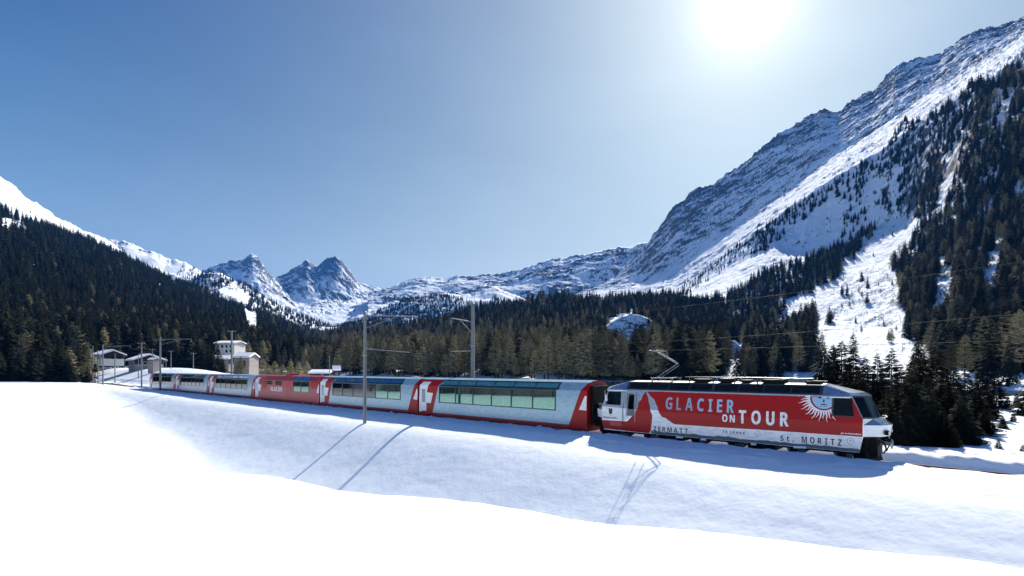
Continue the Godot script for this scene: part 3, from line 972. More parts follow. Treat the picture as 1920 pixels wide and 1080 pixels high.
func running_gear(t: Node3D):
	for s in [3.2, 8.37, 13.5]:
		var f := MB.new()
		for side in [1.0, -1.0]:
			f.box(Vector3(X(s), 0.55, 1.0 * side), Vector3(3.3, 0.26, 0.12))
			for k in [-1.0, 1.0]:
				f.box(Vector3(X(s) + 1.05 * k, 0.45, 1.08 * side), Vector3(0.34, 0.34, 0.16))
				f.tube(Vector3(X(s) + 0.5 * k, 0.42, 1.08 * side), Vector3(X(s) + 0.5 * k, 0.80, 1.08 * side), 0.09)
		f.box(Vector3(X(s), 0.55, 0), Vector3(2.2, 0.3, 1.9))
		var b := obj("bogie", f, M.black, t)
		wheelset(b, X(s) + 1.05, 0.45)
		wheelset(b, X(s) - 1.05, 0.45)
	var under := MB.new()
	under.box(Vector3(X(5.8), 0.42, 0), Vector3(1.4, 0.4, 2.2))
	under.box(Vector3(X(10.9), 0.42, 0), Vector3(1.4, 0.4, 2.2))
	obj("equipment_box", under, M.black, t)
	for e in [1.0, -1.0]:
		var pilot := MB.new()
		pilot.box(Vector3(7.05 * e, 1.12, 0), Vector3(0.5, 0.42, 2.35))
		pilot.box(Vector3(7.35 * e, 1.05, 0), Vector3(0.5, 0.34, 1.7))
		pilot.box(Vector3(6.9 * e, 0.68, 0.75), Vector3(0.45, 0.5, 0.5))
		pilot.box(Vector3(6.9 * e, 0.68, -0.75), Vector3(0.45, 0.5, 0.5))
		pilot.box(Vector3(6.98 * e, 0.75, 0), Vector3(0.55, 1.05, 2.2))
		pilot.box(Vector3(7.42 * e, 0.62, 0), Vector3(0.42, 0.62, 1.7))
		obj("pilot_beam", pilot, M.black, t)
		var plough := MB.new()
		for i in 2:
			var z0: float = [-1.25, 0.0][i]; var z1: float = [0.0, 1.25][i]
			var x0: float = 7.35 if i == 0 else 7.75; var x1: float = 7.75 if i == 0 else 7.35
			plough.quad(Vector3(x0 * e, 0.12, z0 * e), Vector3(x1 * e, 0.12, z1 * e), Vector3((x1 - 0.16) * e, 0.62, z1 * e), Vector3((x0 - 0.16) * e, 0.62, z0 * e))
		obj("snow_plough", plough, M.black, t)
		var buf := MB.new()
		buf.tube(Vector3(7.55 * e, 0.92, 0), Vector3(8.05 * e, 0.92, 0), 0.09)
		buf.tube(Vector3(8.05 * e, 0.92, 0), Vector3(8.12 * e, 0.92, 0), 0.24, 0.22, 16)
		obj("buffer", buf, M.steel, t)
		var hose := MB.new()
		for z in [-0.62, -0.45, 0.45, 0.62]:
			hose.path([Vector3(7.6 * e, 1.1, z), Vector3(7.85 * e, 1.0, z), Vector3(7.92 * e, 0.75, z), Vector3(7.82 * e, 0.5, z * 0.9)], 0.03)
		obj("hose", hose, M.black, t)
		var bar := MB.new()
		bar.path([Vector3(7.2 * e, 2.14, 1.2), Vector3(7.75 * e, 2.2, 0.9), Vector3(7.9 * e, 2.2, 0.0), Vector3(7.75 * e, 2.2, -0.9), Vector3(7.2 * e, 2.14, -1.2)], 0.022)
		bar.path([Vector3(7.86 * e, 2.2, 0.55), Vector3(8.02 * e, 1.7, 0.3), Vector3(8.0 * e, 1.2, 0.2)], 0.02)
		obj("front_rail", bar, M.steel, t)
		for z in [0.62, -0.62]:
			var lamp := MB.new()
			lamp.box(Vector3(7.96 * e, 1.50, z), Vector3(0.14, 0.20, 0.34))
			var h := obj("headlight", lamp, M.black, t)
			var lens := MB.new()
			lens.tube(Vector3(8.03 * e, 1.50, z - 0.08), Vector3(8.045 * e, 1.50, z - 0.08), 0.065, 0.06, 14)
			lens.tube(Vector3(8.03 * e, 1.50, z + 0.08), Vector3(8.045 * e, 1.50, z + 0.08), 0.065, 0.06, 14)
			obj("lens", lens, M.white, h)
		var step := MB.new()
		for z in [1.15, -1.15]:
			for y in [0.45, 0.75, 1.05]:
				step.box(Vector3(6.95 * e, y, z), Vector3(0.42, 0.03, 0.24))
			step.box(Vector3(6.72 * e, 0.75, z), Vector3(0.03, 0.75, 0.2))
			step.box(Vector3(7.18 * e, 0.75, z), Vector3(0.03, 0.75, 0.2))
		obj("footstep", step, M.black, t)
		var wiper := MB.new()
		wiper.path([Vector3(7.62 * e, 2.24, 0.5), Vector3(7.44 * e, 2.75, 0.35)], 0.014, 5)
		wiper.path([Vector3(7.62 * e, 2.24, -0.5), Vector3(7.44 * e, 2.75, -0.35)], 0.014, 5)
		obj("wiper", wiper, M.black, t)
	for p in [[3.9, 0.56, 0.55], [8.8, 0.5, 0.3], [10.2, 0.5, 0.4], [6.1, 0.5, 0.25]]:
		var snow := MB.new()
		snow.box(Vector3(X(p[0]), p[1], 1.39), Vector3(p[2], 0.10, 0.12), Basis(Vector3.BACK, 0.06))
		obj("caked_snow", snow, M.roof_snow, t)

func roof_gear(t: Node3D):
	var bus := MB.new()
	for z in [0.42, -0.42]:
		bus.tube(Vector3(X(10.3), 4.02, z), Vector3(X(4.4), 4.02, z), 0.022)
		for s in [10.0, 8.6, 7.4, 6.2, 5.0]:
			bus.tube(Vector3(X(s), 3.72, z), Vector3(X(s), 4.02, z), 0.05, 0.03)
	bus.tube(Vector3(X(4.2), 3.92, 0.3), Vector3(X(2.9), 3.88, 0.3), 0.02)
	obj("busbar", bus, M.grey, t)
	for b in [[9.3, 0.16, 0.9], [7.9, 0.20, 0.7], [6.8, 0.14, 0.5], [5.4, 0.18, 1.1], [3.5, 0.12, 0.7]]:
		var x := MB.new()
		x.box(Vector3(X(b[0]), 3.76 + b[1] * 0.5, 0.1), Vector3(b[2], b[1], 0.9))
		obj("roof_box", x, M.black, t)
	# the raised pantograph, and the lowered one at the other end
	var base := MB.new()
	var s0 := 11.7
	for z in [0.55, -0.55]:
		base.box(Vector3(X(s0), 3.95, z), Vector3(1.5, 0.06, 0.06))
		for x in [-0.65, 0.65]: base.tube(Vector3(X(s0) + x, 3.72, z), Vector3(X(s0) + x, 3.95, z), 0.05)
	base.box(Vector3(X(s0) - 0.5, 3.95, 0), Vector3(0.06, 0.06, 1.1))
	base.box(Vector3(X(s0) + 0.5, 3.95, 0), Vector3(0.06, 0.06, 1.1))
	var pb := obj("pantograph", base, M.steel, t)
	var foot := Vector3(X(s0) - 0.55, 3.98, 0)
	var knee := Vector3(X(s0) + 0.75, 4.82, 0)
	var top := Vector3(X(s0) - 0.55, 5.62, 0)
	var arm := MB.new()
	arm.tube(foot + Vector3(0, 0, 0.12), knee + Vector3(0, 0, 0.05), 0.03, 0.025)
	arm.tube(foot + Vector3(0.25, 0, 0), knee + Vector3(0.08, -0.1, 0), 0.018)
	obj("lower_arm", arm, M.steel, pb)
	var up := MB.new()
	for z in [0.35, -0.35]:
		up.tube(knee + Vector3(0, 0, z * 0.35), top + Vector3(0, 0, z), 0.016, 0.014)
	up.tube(knee + Vector3(-0.1, 0.12, 0), top + Vector3(0, -0.05, 0), 0.012)
	obj("upper_arm", up, M.steel, pb)
	var hd := MB.new()
	for x in [-0.22, 0.22]:
		hd.path([top + Vector3(x, -0.18, 0.95), top + Vector3(x, 0.02, 0.72), top + Vector3(x, 0.06, 0.5), top + Vector3(x, 0.06, -0.5), top + Vector3(x, 0.02, -0.72), top + Vector3(x, -0.18, -0.95)], 0.018)
	hd.tube(top + Vector3(-0.22, 0, 0.4), top + Vector3(0.22, 0, 0.4), 0.02)
	hd.tube(top + Vector3(-0.22, 0, -0.4), top + Vector3(0.22, 0, -0.4), 0.02)
	obj("contact_shoe", hd, M.steel, pb)
	var low := MB.new()
	for x in [X(4.9), X(5.4)]: low.tube(Vector3(x, 3.90, 0.7), Vector3(x, 3.90, -0.7), 0.02)
	low.tube(Vector3(X(5.2), 3.95, 0.2), Vector3(X(3.6), 4.0, 0.2), 0.03)
	low.tube(Vector3(X(5.2), 3.95, -0.2), Vector3(X(3.6), 4.0, -0.2), 0.03)
	obj("folded_pantograph", low, M.grey, t)

# ------------------------------------------------------------------ the coaches
const HALF := 9.1
const WL := -6.25
const WR := 6.45

func cwall(y: float) -> float:
	if y <= 1.6: return 1.37
	if y <= 3.04: return 1.37 - 0.036 * pow((y - 1.6) / 1.44, 2.0)
	return lerpf(1.334, 0.98, clampf((y - 3.04) / 0.54, 0.0, 1.0))

func cpart(t: Node3D, called: String, m: Material, raw: Array, off: float):   # one painted area on either wall
	for s in [1.0, -1.0]:
		var mb := MB.new()
		cdecal(mb, raw, off, s)
		obj(called, mb, m, t)

func cdecal(mb: MB, raw: Array, off: float, s: float):    # raw: [x, y] on the coach's wall (turned round on the far one, s = -1)
	var pts := PackedVector2Array()
	for p in raw: pts.append(Vector2(p[0], p[1]))
	for b in [[0.0, 1.6], [1.6, 2.1], [2.1, 2.6], [2.6, 3.04], [3.04, 3.58]]:
		for piece in clip_band(pts, b[0], b[1]):
			mb.poly(piece, func(v: Vector2): return Vector3(v.x * s, v.y, (cwall(v.y) + off) * s))

func shell(mb: MB, x0: float, x1: float, y0: float, y1: float):
	var cuts := [y0]
	for y in [1.6, 2.1, 2.6, 3.04]:
		if y > y0 + 0.01 and y < y1 - 0.01: cuts.append(y)
	cuts.append(y1)
	for s in [1.0, -1.0]:
		for k in cuts.size() - 1:
			var l: float = cuts[k]; var h: float = cuts[k + 1]
			mb.quad(Vector3(x0 * s, l, cwall(l) * s), Vector3(x1 * s, l, cwall(l) * s), Vector3(x1 * s, h, cwall(h) * s), Vector3(x0 * s, h, cwall(h) * s))

func curved_pane(x0: float, x1: float, y0: float, y1: float, s: float) -> MB:   # side glass that leans in towards its top
	var g := MB.new()
	g.st.set_smooth_group(1)
	for k in 6:
		var l := lerpf(y0, y1, k / 6.0); var h := lerpf(y0, y1, (k + 1) / 6.0)
		g.quad(Vector3(x0 * s, l, (cwall(l) - 0.012) * s), Vector3(x1 * s, l, (cwall(l) - 0.012) * s), Vector3(x1 * s, h, (cwall(h) - 0.012) * s), Vector3(x0 * s, h, (cwall(h) - 0.012) * s))
	return g

func mullion(mb: MB, x: float, y0: float, y1: float, s: float, w: float):
	for k in 3:
		var l := lerpf(y0, y1, k / 3.0); var h := lerpf(y0, y1, (k + 1) / 3.0)
		mb.box(Vector3(x * s, (l + h) * 0.5, (cwall((l + h) * 0.5) - 0.012) * s), Vector3(w, h - l, 0.06), Basis(Vector3.RIGHT, -atan((cwall(l) - cwall(h)) / (h - l)) * s))

func coach_ends(t: Node3D, body: Material):
	var roof := MB.new()
	for s in [1.0, -1.0]:
		roof.quad(Vector3(-HALF * s, 3.58, 0.98 * s), Vector3(HALF * s, 3.58, 0.98 * s), Vector3(HALF * s, 3.68, 0.6 * s), Vector3(-HALF * s, 3.68, 0.6 * s))
		roof.quad(Vector3(-HALF * s, 3.68, 0.6 * s), Vector3(HALF * s, 3.68, 0.6 * s), Vector3(HALF * s, 3.72, 0), Vector3(-HALF * s, 3.72, 0))
	obj("roof", roof, body, t)
	for e in [1.0, -1.0]:
		var ends := MB.new()
		var x: float = HALF * e
		var pr := [Vector3(x, 0.3, 1.37 * e), Vector3(x, 0.3, -1.37 * e), Vector3(x, 3.04, -1.334 * e), Vector3(x, 3.58, -0.98 * e), Vector3(x, 3.72, 0), Vector3(x, 3.58, 0.98 * e), Vector3(x, 3.04, 1.334 * e)]
		for i in range(1, pr.size() - 1): ends.tri(pr[0], pr[i], pr[i + 1])
		obj("end_wall", ends, M.red_dark, t)
	var fl := MB.new()
	fl.box(Vector3(0, 0.95, 0), Vector3(18.1, 0.1, 2.6))
	obj("floor", fl, M.floor, t)
	for e in [1.0, -1.0]:
		var g := MB.new()
		g.box(Vector3((HALF + 0.13) * e, 2.1, 0), Vector3(0.26, 2.5, 1.9))
		g.box(Vector3((HALF + 0.13) * e, 0.75, 0), Vector3(0.3, 0.3, 0.6))
		obj("gangway", g, M.black, t)
	for x in [-6.4, 6.4]:
		var f := MB.new()
		for side in [1.0, -1.0]:
			f.box(Vector3(x, 0.5, 0.95 * side), Vector3(2.5, 0.2, 0.12))
			for k in [-1.0, 1.0]: f.box(Vector3(x + 0.9 * k, 0.40, 1.02 * side), Vector3(0.3, 0.28, 0.14))
		f.box(Vector3(x, 0.5, 0), Vector3(0.7, 0.25, 1.9))
		var b := obj("bogie", f, M.black, t)
		wheelset(b, x + 0.9, 0.34)
		wheelset(b, x - 0.9, 0.34)
	for k in [[5.0, 0.34, 0.35, 0.14], [-7.4, 0.30, 0.4, 0.10]]:
		var sn := MB.new()
		sn.box(Vector3(k[0], k[1], 1.36), Vector3(k[2], k[3], 0.14), Basis(Vector3.BACK, 0.2))
		obj("caked_snow", sn, M.roof_snow, t)

func red_ends(t: Node3D, red: Material):
	cpart(t, "red_end", red, [[-HALF, 0.30], [-7.20, 0.30], [-7.15, 0.66], [-6.42, 3.04], [-5.95, 3.58], [-HALF, 3.58]], 0.005)
	cpart(t, "red_end", red, [[HALF, 0.30], [HALF, 3.58], [9.0, 3.58], [8.58, 3.04], [7.62, 0.64], [7.50, 0.30]], 0.005)
	cpart(t, "white_cross", M.white, [[-9.07, 0.66], [-8.72, 0.66], [-8.28, 1.51], [-7.40, 1.48], [-7.12, 2.38], [-7.98, 2.43], [-7.80, 3.04], [-7.62, 3.36], [-8.7, 3.36], [-9.0, 3.04]], 0.009)
	cpart(t, "white_cross", M.white, [[8.46, 1.73], [9.07, 1.70], [9.07, 2.68], [8.93, 2.68]], 0.009)
	for s in [1.0, -1.0]:
		var d := MB.new()
		d.box(Vector3(-8.42 * s, 1.80, 1.36 * s), Vector3(0.80, 2.1, 0.05))
		var door := obj("door", d, M.white, t)
		var g := MB.new()
		g.box(Vector3(-8.42 * s, 2.12, 1.385 * s), Vector3(0.5, 1.2, 0.016))
		obj("pane", g, M.door_glass, door)

func panorama_coach(label: String, s_front: float) -> Node3D:
	var t := thing("panorama_coach", label, "train coach", on_track(s_front + HALF), TURN, "panorama coaches of the red and silver train")
	var b := MB.new()
	shell(b, -HALF, HALF, 0.66, 1.56)
	shell(b, -HALF, WL, 1.56, 3.04)
	shell(b, WR, HALF, 1.56, 3.04)
	shell(b, -HALF, WL + 0.35, 3.04, 3.58)
	shell(b, WR + 0.25, HALF, 3.04, 3.58)
	obj("body", b, M.pale, t)
	var sk := MB.new()
	shell(sk, -7.3, 7.6, 0.30, 0.66)
	sk.box(Vector3(0, 0.5, 0), Vector3(9.0, 0.4, 2.5))
	obj("skirt", sk, M.red_dark, t)
	coach_ends(t, M.pale)
	red_ends(t, M.red)
	# glazing
	var fr := MB.new()
	var pitch := (WR - WL) / 6.0
	for s in [1.0, -1.0]:
		for y in [[1.56, 1.64], [2.95, 3.04]]:
			fr.box(Vector3((WL + WR) * 0.5 * s, (y[0] + y[1]) * 0.5, (cwall(y[0]) - 0.022) * s), Vector3(WR - WL, y[1] - y[0], 0.07))
		for k in 7:
			var x := WL + pitch * k
			mullion(fr, x, 1.56, 3.04, s, 0.10)
			var lo := Vector3(x * s, 3.0, 1.30 * s); var hi := Vector3((x + 0.3) * s, 3.58, 0.98 * s)
			fr.tube(lo, hi, 0.05, 0.05, 4)
		var n := Vector3(0, 0.585, 0.811 * s)
		for v in [0.10, 0.90]:
			var y: float = lerpf(3.04, 3.58, v)
			fr.box(Vector3((WL + WR + 0.3) * 0.5 * s, y, (cwall(y) - 0.01) * s), Vector3(WR - WL + 0.2, 0.10, 0.05), Basis(Vector3.RIGHT, -0.53 * s))
	obj("window_frame", fr, M.frame, t)
	for s in [1.0, -1.0]:
		for k in 6:
			var x0 := WL + pitch * k; var x1 := x0 + pitch
			obj("window_pane", curved_pane(x0, x1, 1.60, 3.0, s), M.glass, t)
			var r := MB.new()
			r.quad(Vector3((x0 + 0.02) * s, 3.06, (cwall(3.06) - 0.006) * s), Vector3((x1 + 0.02) * s, 3.06, (cwall(3.06) - 0.006) * s), Vector3((x1 + 0.29) * s, 3.56, (cwall(3.56) - 0.006) * s), Vector3((x0 + 0.29) * s, 3.56, (cwall(3.56) - 0.006) * s))
			obj("roof_pane", r, M.roof_glass, t)
	# inside
	for k in 6:
		var xc := WL + pitch * (k + 0.5)
		for s in [1.0, -1.0]:
			for e in [-1.0, 1.0]:
				var seat := MB.new()
				seat.box(Vector3(xc + 0.72 * e, 1.42, 0.78 * s), Vector3(0.5, 0.14, 0.95))
				seat.box(Vector3(xc + 0.95 * e, 1.78, 0.78 * s), Vector3(0.12, 0.75, 0.95))
				obj("seat", seat, M.seat, t)
			var tb := MB.new()
			tb.box(Vector3(xc, 1.62, 0.85 * s), Vector3(0.62, 0.04, 0.85))
			tb.box(Vector3(xc, 1.3, 1.2 * s), Vector3(0.08, 0.6, 0.08))
			obj("table", tb, M.floor, t)
			var lamp := MB.new()
			lamp.tube(Vector3(xc, 1.64, 1.14 * s), Vector3(xc, 1.74, 1.14 * s), 0.02)
			lamp.tube(Vector3(xc, 1.74, 1.14 * s), Vector3(xc, 1.88, 1.14 * s), 0.07, 0.17, 12)
			obj("table_lamp", lamp, M.white, t)
	return t

func copy_of(o: Node3D, at: Vector3, label: String) -> Node3D:
	var c: Node3D = o.duplicate()
	c.name = numbered(String(o.name).rstrip("_0123456789"))
	add_child(c)
	c.position = at
	c.set_meta("label", label)
	return c

func coaches():
	var first := panorama_coach("pale silver panorama coach with red ends, coupled directly behind the locomotive", 16.7)
	var second := copy_of(first, on_track(35.1 + HALF), "pale silver panorama coach between the first coach and the red service coach")
	service_coach(53.5)
	var third := copy_of(first, on_track(71.9 + HALF), "pale silver panorama coach right behind the red service coach")
	var fourth := copy_of(first, on_track(90.3 + HALF), "last but one panorama coach of the train")
	var fifth := copy_of(first, on_track(108.7 + HALF), "last panorama coach at the tail of the train, near the chalets")
	glaze(first, M.glass, M.roof_glass_mint, 0)
	for o in [second, third, fourth, fifth]: glaze(o, M.glass_deep, M.roof_glass, 2 if o == second else 0)

func glaze(o: Node3D, pane: Material, top: Material, lit: int):  # the coaches' tinted glass; lit: how many of the front panes are the lighter kind
	var n := 0
	for k in o.get_children():
		if String(k.name).begins_with("window_pane"):
			k.material_override = M.glass if n % 6 >= 6 - lit else pane
			n += 1
		elif String(k.name).begins_with("roof_pane"):
			k.material_override = top

func service_coach(s_front: float):
	var t := thing("service_coach", "pinkish red service coach with two small windows and white GLACIER lettering", "train coach", on_track(s_front + HALF), TURN)
	var xs := func(s: float): return s_front + HALF - s
	var wl: float = xs.call(60.1)
	var wr: float = xs.call(56.0)
	var small := [[xs.call(68.0), xs.call(66.2)], [xs.call(65.2), xs.call(63.3)]]
	var b := MB.new()
	shell(b, -HALF, HALF, 0.66, 1.72)
	shell(b, -HALF, wl, 1.72, 2.42)
	shell(b, wr, HALF, 1.72, 3.04)
	var edge := -HALF
	for w in small:
		shell(b, edge, w[0], 2.42, 2.96)
		edge = w[1]
	shell(b, edge, wl, 2.42, 2.96)
	shell(b, -HALF, wl, 2.96, 3.04)
	obj("body", b, M.pink, t)
	var top := MB.new()
	shell(top, -HALF, wl, 3.04, 3.58)
	shell(top, wr, HALF, 3.04, 3.58)
	obj("roof_shoulder", top, M.red_dark, t)
	var sk := MB.new()
	shell(sk, -7.3, 7.6, 0.30, 0.66)
	sk.box(Vector3(0, 0.5, 0), Vector3(9.0, 0.4, 2.5))
	obj("skirt", sk, M.red_dark, t)
	coach_ends(t, M.red_dark)
	red_ends(t, M.pink)
	cpart(t, "red_patch", M.red, [[-7.7, 2.98], [-6.4, 3.03], [-5.4, 2.95], [-5.2, 2.4], [-5.5, 1.9], [-6.5, 1.8], [-6.9, 2.1], [-6.7, 2.4], [-7.3, 2.5]], 0.007)
	cpart(t, "red_patch", M.red, [[7.0, 3.03], [8.5, 3.03], [9.08, 2.9], [8.6, 2.3], [7.6, 2.15], [6.9, 2.5]], 0.007)
	for s in [1.0, -1.0]:
		for w in small:
			var fr := MB.new()
			fr.box(Vector3((w[0] + w[1]) * 0.5 * s, 2.69, (cwall(2.69) - 0.02) * s), Vector3(w[1] - w[0], 0.07, 0.05))
			fr.box(Vector3((w[0] + w[1]) * 0.5 * s, 2.44, (cwall(2.44) - 0.01) * s), Vector3(w[1] - w[0], 0.06, 0.06))
			fr.box(Vector3((w[0] + w[1]) * 0.5 * s, 2.94, (cwall(2.94) - 0.01) * s), Vector3(w[1] - w[0], 0.05, 0.06))
			for x in w: fr.box(Vector3(x * s, 2.69, (cwall(2.69) - 0.01) * s), Vector3(0.06, 0.54, 0.06))
			var win := obj("window", fr, M.frame, t)
			obj("pane", curved_pane(w[0], w[1], 2.42, 2.96, s), M.glass, win)
		for k in 2:
			var x0 := lerpf(wl, wr, k * 0.5); var x1 := lerpf(wl, wr, k * 0.5 + 0.5)
			obj("window_pane", curved_pane(x0, x1, 1.72, 3.04, s), M.glass, t)
			var r := MB.new()
			r.quad(Vector3(x0 * s, 3.05, (cwall(3.05) - 0.004) * s), Vector3(x1 * s, 3.05, (cwall(3.05) - 0.004) * s), Vector3(x1 * s, 3.58, 0.976 * s), Vector3(x0 * s, 3.58, 0.976 * s))
			obj("roof_pane", r, M.roof_glass, t)
		var fr2 := MB.new()
		for k in 3:
			var x := lerpf(wl, wr, k * 0.5)
			mullion(fr2, x, 1.72, 3.04, s, 0.09)
			fr2.tube(Vector3(x * s, 3.04, 1.30 * s), Vector3(x * s, 3.58, 0.98 * s), 0.04, 0.04, 4)
		for y in [1.72, 3.0]: fr2.box(Vector3((wl + wr) * 0.5 * s, y, (cwall(y) - 0.01) * s), Vector3(wr - wl, 0.09, 0.06))
		obj("window_frame", fr2, M.frame, t)
	var f := func(v: Vector2): return Vector3(v.x, v.y, cwall(v.y) + 0.006)
	write(t, lettering("GLACIER", xs.call(66.7), 1.62, xs.call(63.1), 2.16, f), M.white, true)
	write(t, lettering("EXPRESS", xs.call(65.3), 1.02, xs.call(62.5), 1.44, f), M.pale_pink, false)
	for s in [61.7, 60.9]:
		var ln := MB.new()
		ln.box(Vector3(xs.call(s), 1.7, 1.372), Vector3(0.05, 1.6, 0.02))
		obj("door_seam", ln, M.red_dark, t)
	var vent := MB.new()
	vent.box(Vector3(-0.6, 3.78, 0), Vector3(1.0, 0.2, 1.2))
	obj("roof_vent", vent, M.red_dark, t)

# ------------------------------------------------------------------ overhead line
func mast_at(px: float, top: float, d: float, r: float, label: String, arms: Array, sink := 0.4) -> Node3D:
	# arms: [kind, towards the track (+1 away from the camera, -1 to it), height below the top, length]
	var p := P(px, top, d)
	var ground := land_at(p.x, d) - sink
	var t := thing("catenary_mast", label, "mast", Vector3(p.x, ground, -d), TURN, "masts of the overhead line")
	var h := p.y - ground
	var pole := MB.new()
	pole.tube(Vector3.ZERO, Vector3(0, h, 0), r * 1.15, r * 0.85, 14)
	obj("pole", pole, M.mast, t)
	var cap := MB.new()
	cap.tube(Vector3(0, h, 0), Vector3(0, h + 0.06, 0), r * 0.95, r * 0.6, 12)
	obj("cap", cap, M.steel, t)
	var collar := MB.new()
	collar.tube(Vector3(0, h * 0.62, 0), Vector3(0, h * 0.62 + 0.1, 0), r * 1.22, r * 1.22, 12)
	obj("collar", collar, M.steel, t)
	for a in arms:
		var dir := Vector3(0, 0, -a[1])
		var m := MB.new()
		var root := Vector3(0, h - a[2], 0)
		var tip: Vector3 = root + dir * a[3] + Vector3(0, 0.06 * a[3], 0)
		if a[0] == "arm":
			m.tube(root, tip, 0.055, 0.04)
			m.tube(root + Vector3(0, -1.1, 0), root.lerp(tip, 0.62), 0.035)
			m.tube(tip, tip + Vector3(0, -0.62, 0), 0.03)
			m.tube(tip + Vector3(0, -0.15, 0), tip + Vector3(0, -0.45, 0), 0.07, 0.07, 10)
			obj("bracket_arm", m, M.mast, t)
		elif a[0] == "steady":
			m.tube(root, root + dir * a[3] + Vector3(0, -0.04 * a[3], 0), 0.035, 0.025)
			m.tube(root + dir * 0.35, root + dir * 0.75, 0.06, 0.06, 10)
			obj("steady_arm", m, M.mast, t)
		else:
			m.tube(root - dir * a[3] * 0.5, root + dir * a[3] * 0.5, 0.045)
			for e in [-0.45, 0.45]: m.tube(root + dir * a[3] * e, root + dir * a[3] * e + Vector3(0, 0.25, 0), 0.05)
			obj("cross_arm", m, M.mast, t)
	return t

func hung(a: Vector3, b: Vector3, sag: float, n: int, r: float) -> MB:
	var m := MB.new()
	var pts := []
	for i in n + 1:
		var k := float(i) / n
		pts.append(a.lerp(b, k) - Vector3(0, sag * 4.0 * k * (1.0 - k), 0))
	m.path(pts, r, 5)
	return m

func masts():
	mast_at(684, 585, 43.0, 0.13, "tall grey catenary mast in front of the second coach, arm reaching over the train", [["arm", 1.0, 0.3, 5.4], ["steady", 1.0, 3.1, 4.6]])
	mast_at(886.5, 569, 48.5, 0.19, "thick grey catenary mast behind the first coach, arm reaching left", [["arm", -1.0, 1.75, 2.7], ["steady", -1.0, 4.5, 2.7], ["cross", 1.0, 0.0, 0.9]])
	mast_at(300.5, 633, 97.0, 0.16, "grey catenary mast in front of the last coach with a bracket to the right", [["arm", 1.0, 0.35, 5.2], ["cross", 1.0, 0.5, 1.6]])
	mast_at(193, 647, 128.0, 0.16, "catenary mast left of the train beside the bare track, arm to the right", [["arm", 1.0, 0.3, 5.6]])
	mast_at(265.5, 643, 124.0, 0.16, "catenary mast with two short cross arms just left of the last coach", [["cross", 1.0, 0.1, 1.6], ["cross", 1.0, 1.1, 1.4]])
	mast_at(259.5, 665, 150.0, 0.10, "thin pole on the snow in front of the larger chalet", [])
	mast_at(174, 650, 150.0, 0.13, "left one of two thin poles beside the dark firs", [])
	mast_at(183.5, 657, 153.0, 0.10, "right one of two thin poles beside the dark firs", [])
	mast_at(215.5, 663, 152.0, 0.12, "thin pole on the snow in front of the smaller chalet", [])
	mast_at(286, 655, 165.0, 0.12, "pole with a cross arm standing by the larger chalet's gable", [["cross", 1.0, 0.1, 1.8]])
	mast_at(320.5, 658, 160.0, 0.13, "pole above the last coach, the taller of a pair", [["cross", 1.0, 0.1, 1.6]])
	mast_at(311, 670, 170.0, 0.10, "pole above the last coach, the shorter of a pair", [])
	mast_at(362.5, 662, 155.0, 0.13, "pole with one arm above the second last coach", [["cross", 1.0, 0.1, 1.6]])
	mast_at(434.5, 621, 96.0, 0.17, "tall T-shaped pole behind the train in front of the white hotel", [["cross", 1.0, 0.05, 1.5], ["arm", -1.0, 2.4, 2.0]])
	mast_at(618, 668, 150.0, 0.10, "slim pole behind the red service coach", [])
	# wires over the track
	var names := ["contact wire over the train", "messenger wire over the train", "feeder wire along the masts"]
	var hs := [5.72, 7.0, 8.6]
	var qs := [30.3, 30.3, 26.2]
	for k in 3:
		var m := MB.new()
		var pts := []
		for i in 100:
			var s := -40.0 + i * 2.0
			var span := fposmod(s - 43.0, 50.0) / 50.0
			var sag: float = [0.05, 0.8, 0.9][k] * 4.0 * span * (1.0 - span)
			var p := from_sq(s, qs[k])
			p.y = hs[k] - sag
			pts.append(p)
		m.path(pts, [0.008, 0.008, 0.006][k], 4)
		tag(obj(["contact_wire", "messenger_wire", "feeder_wire"][k], m, M.wire), names[k], "wire")
	# power line that crosses the right mountainside
	var rows := [[642, 640, 606], [660, 655, 628], [588, 575, 548], [604, 596, 570], [520, 515, 500]]
	for k in rows.size():
		var a := P(880, rows[k][0] + 12, 300.0)
		var b := P(2050, rows[k][2] - 20, 150.0)
		tag(obj("power_cable", hung(a, b, 1.5, 40, 0.005), M.wire), ["lowest", "second lowest", "fourth", "third", "highest"][[1, 0, 3, 2, 4][k]] + " of the power cables strung across the right mountainside", "cable", "power cables")

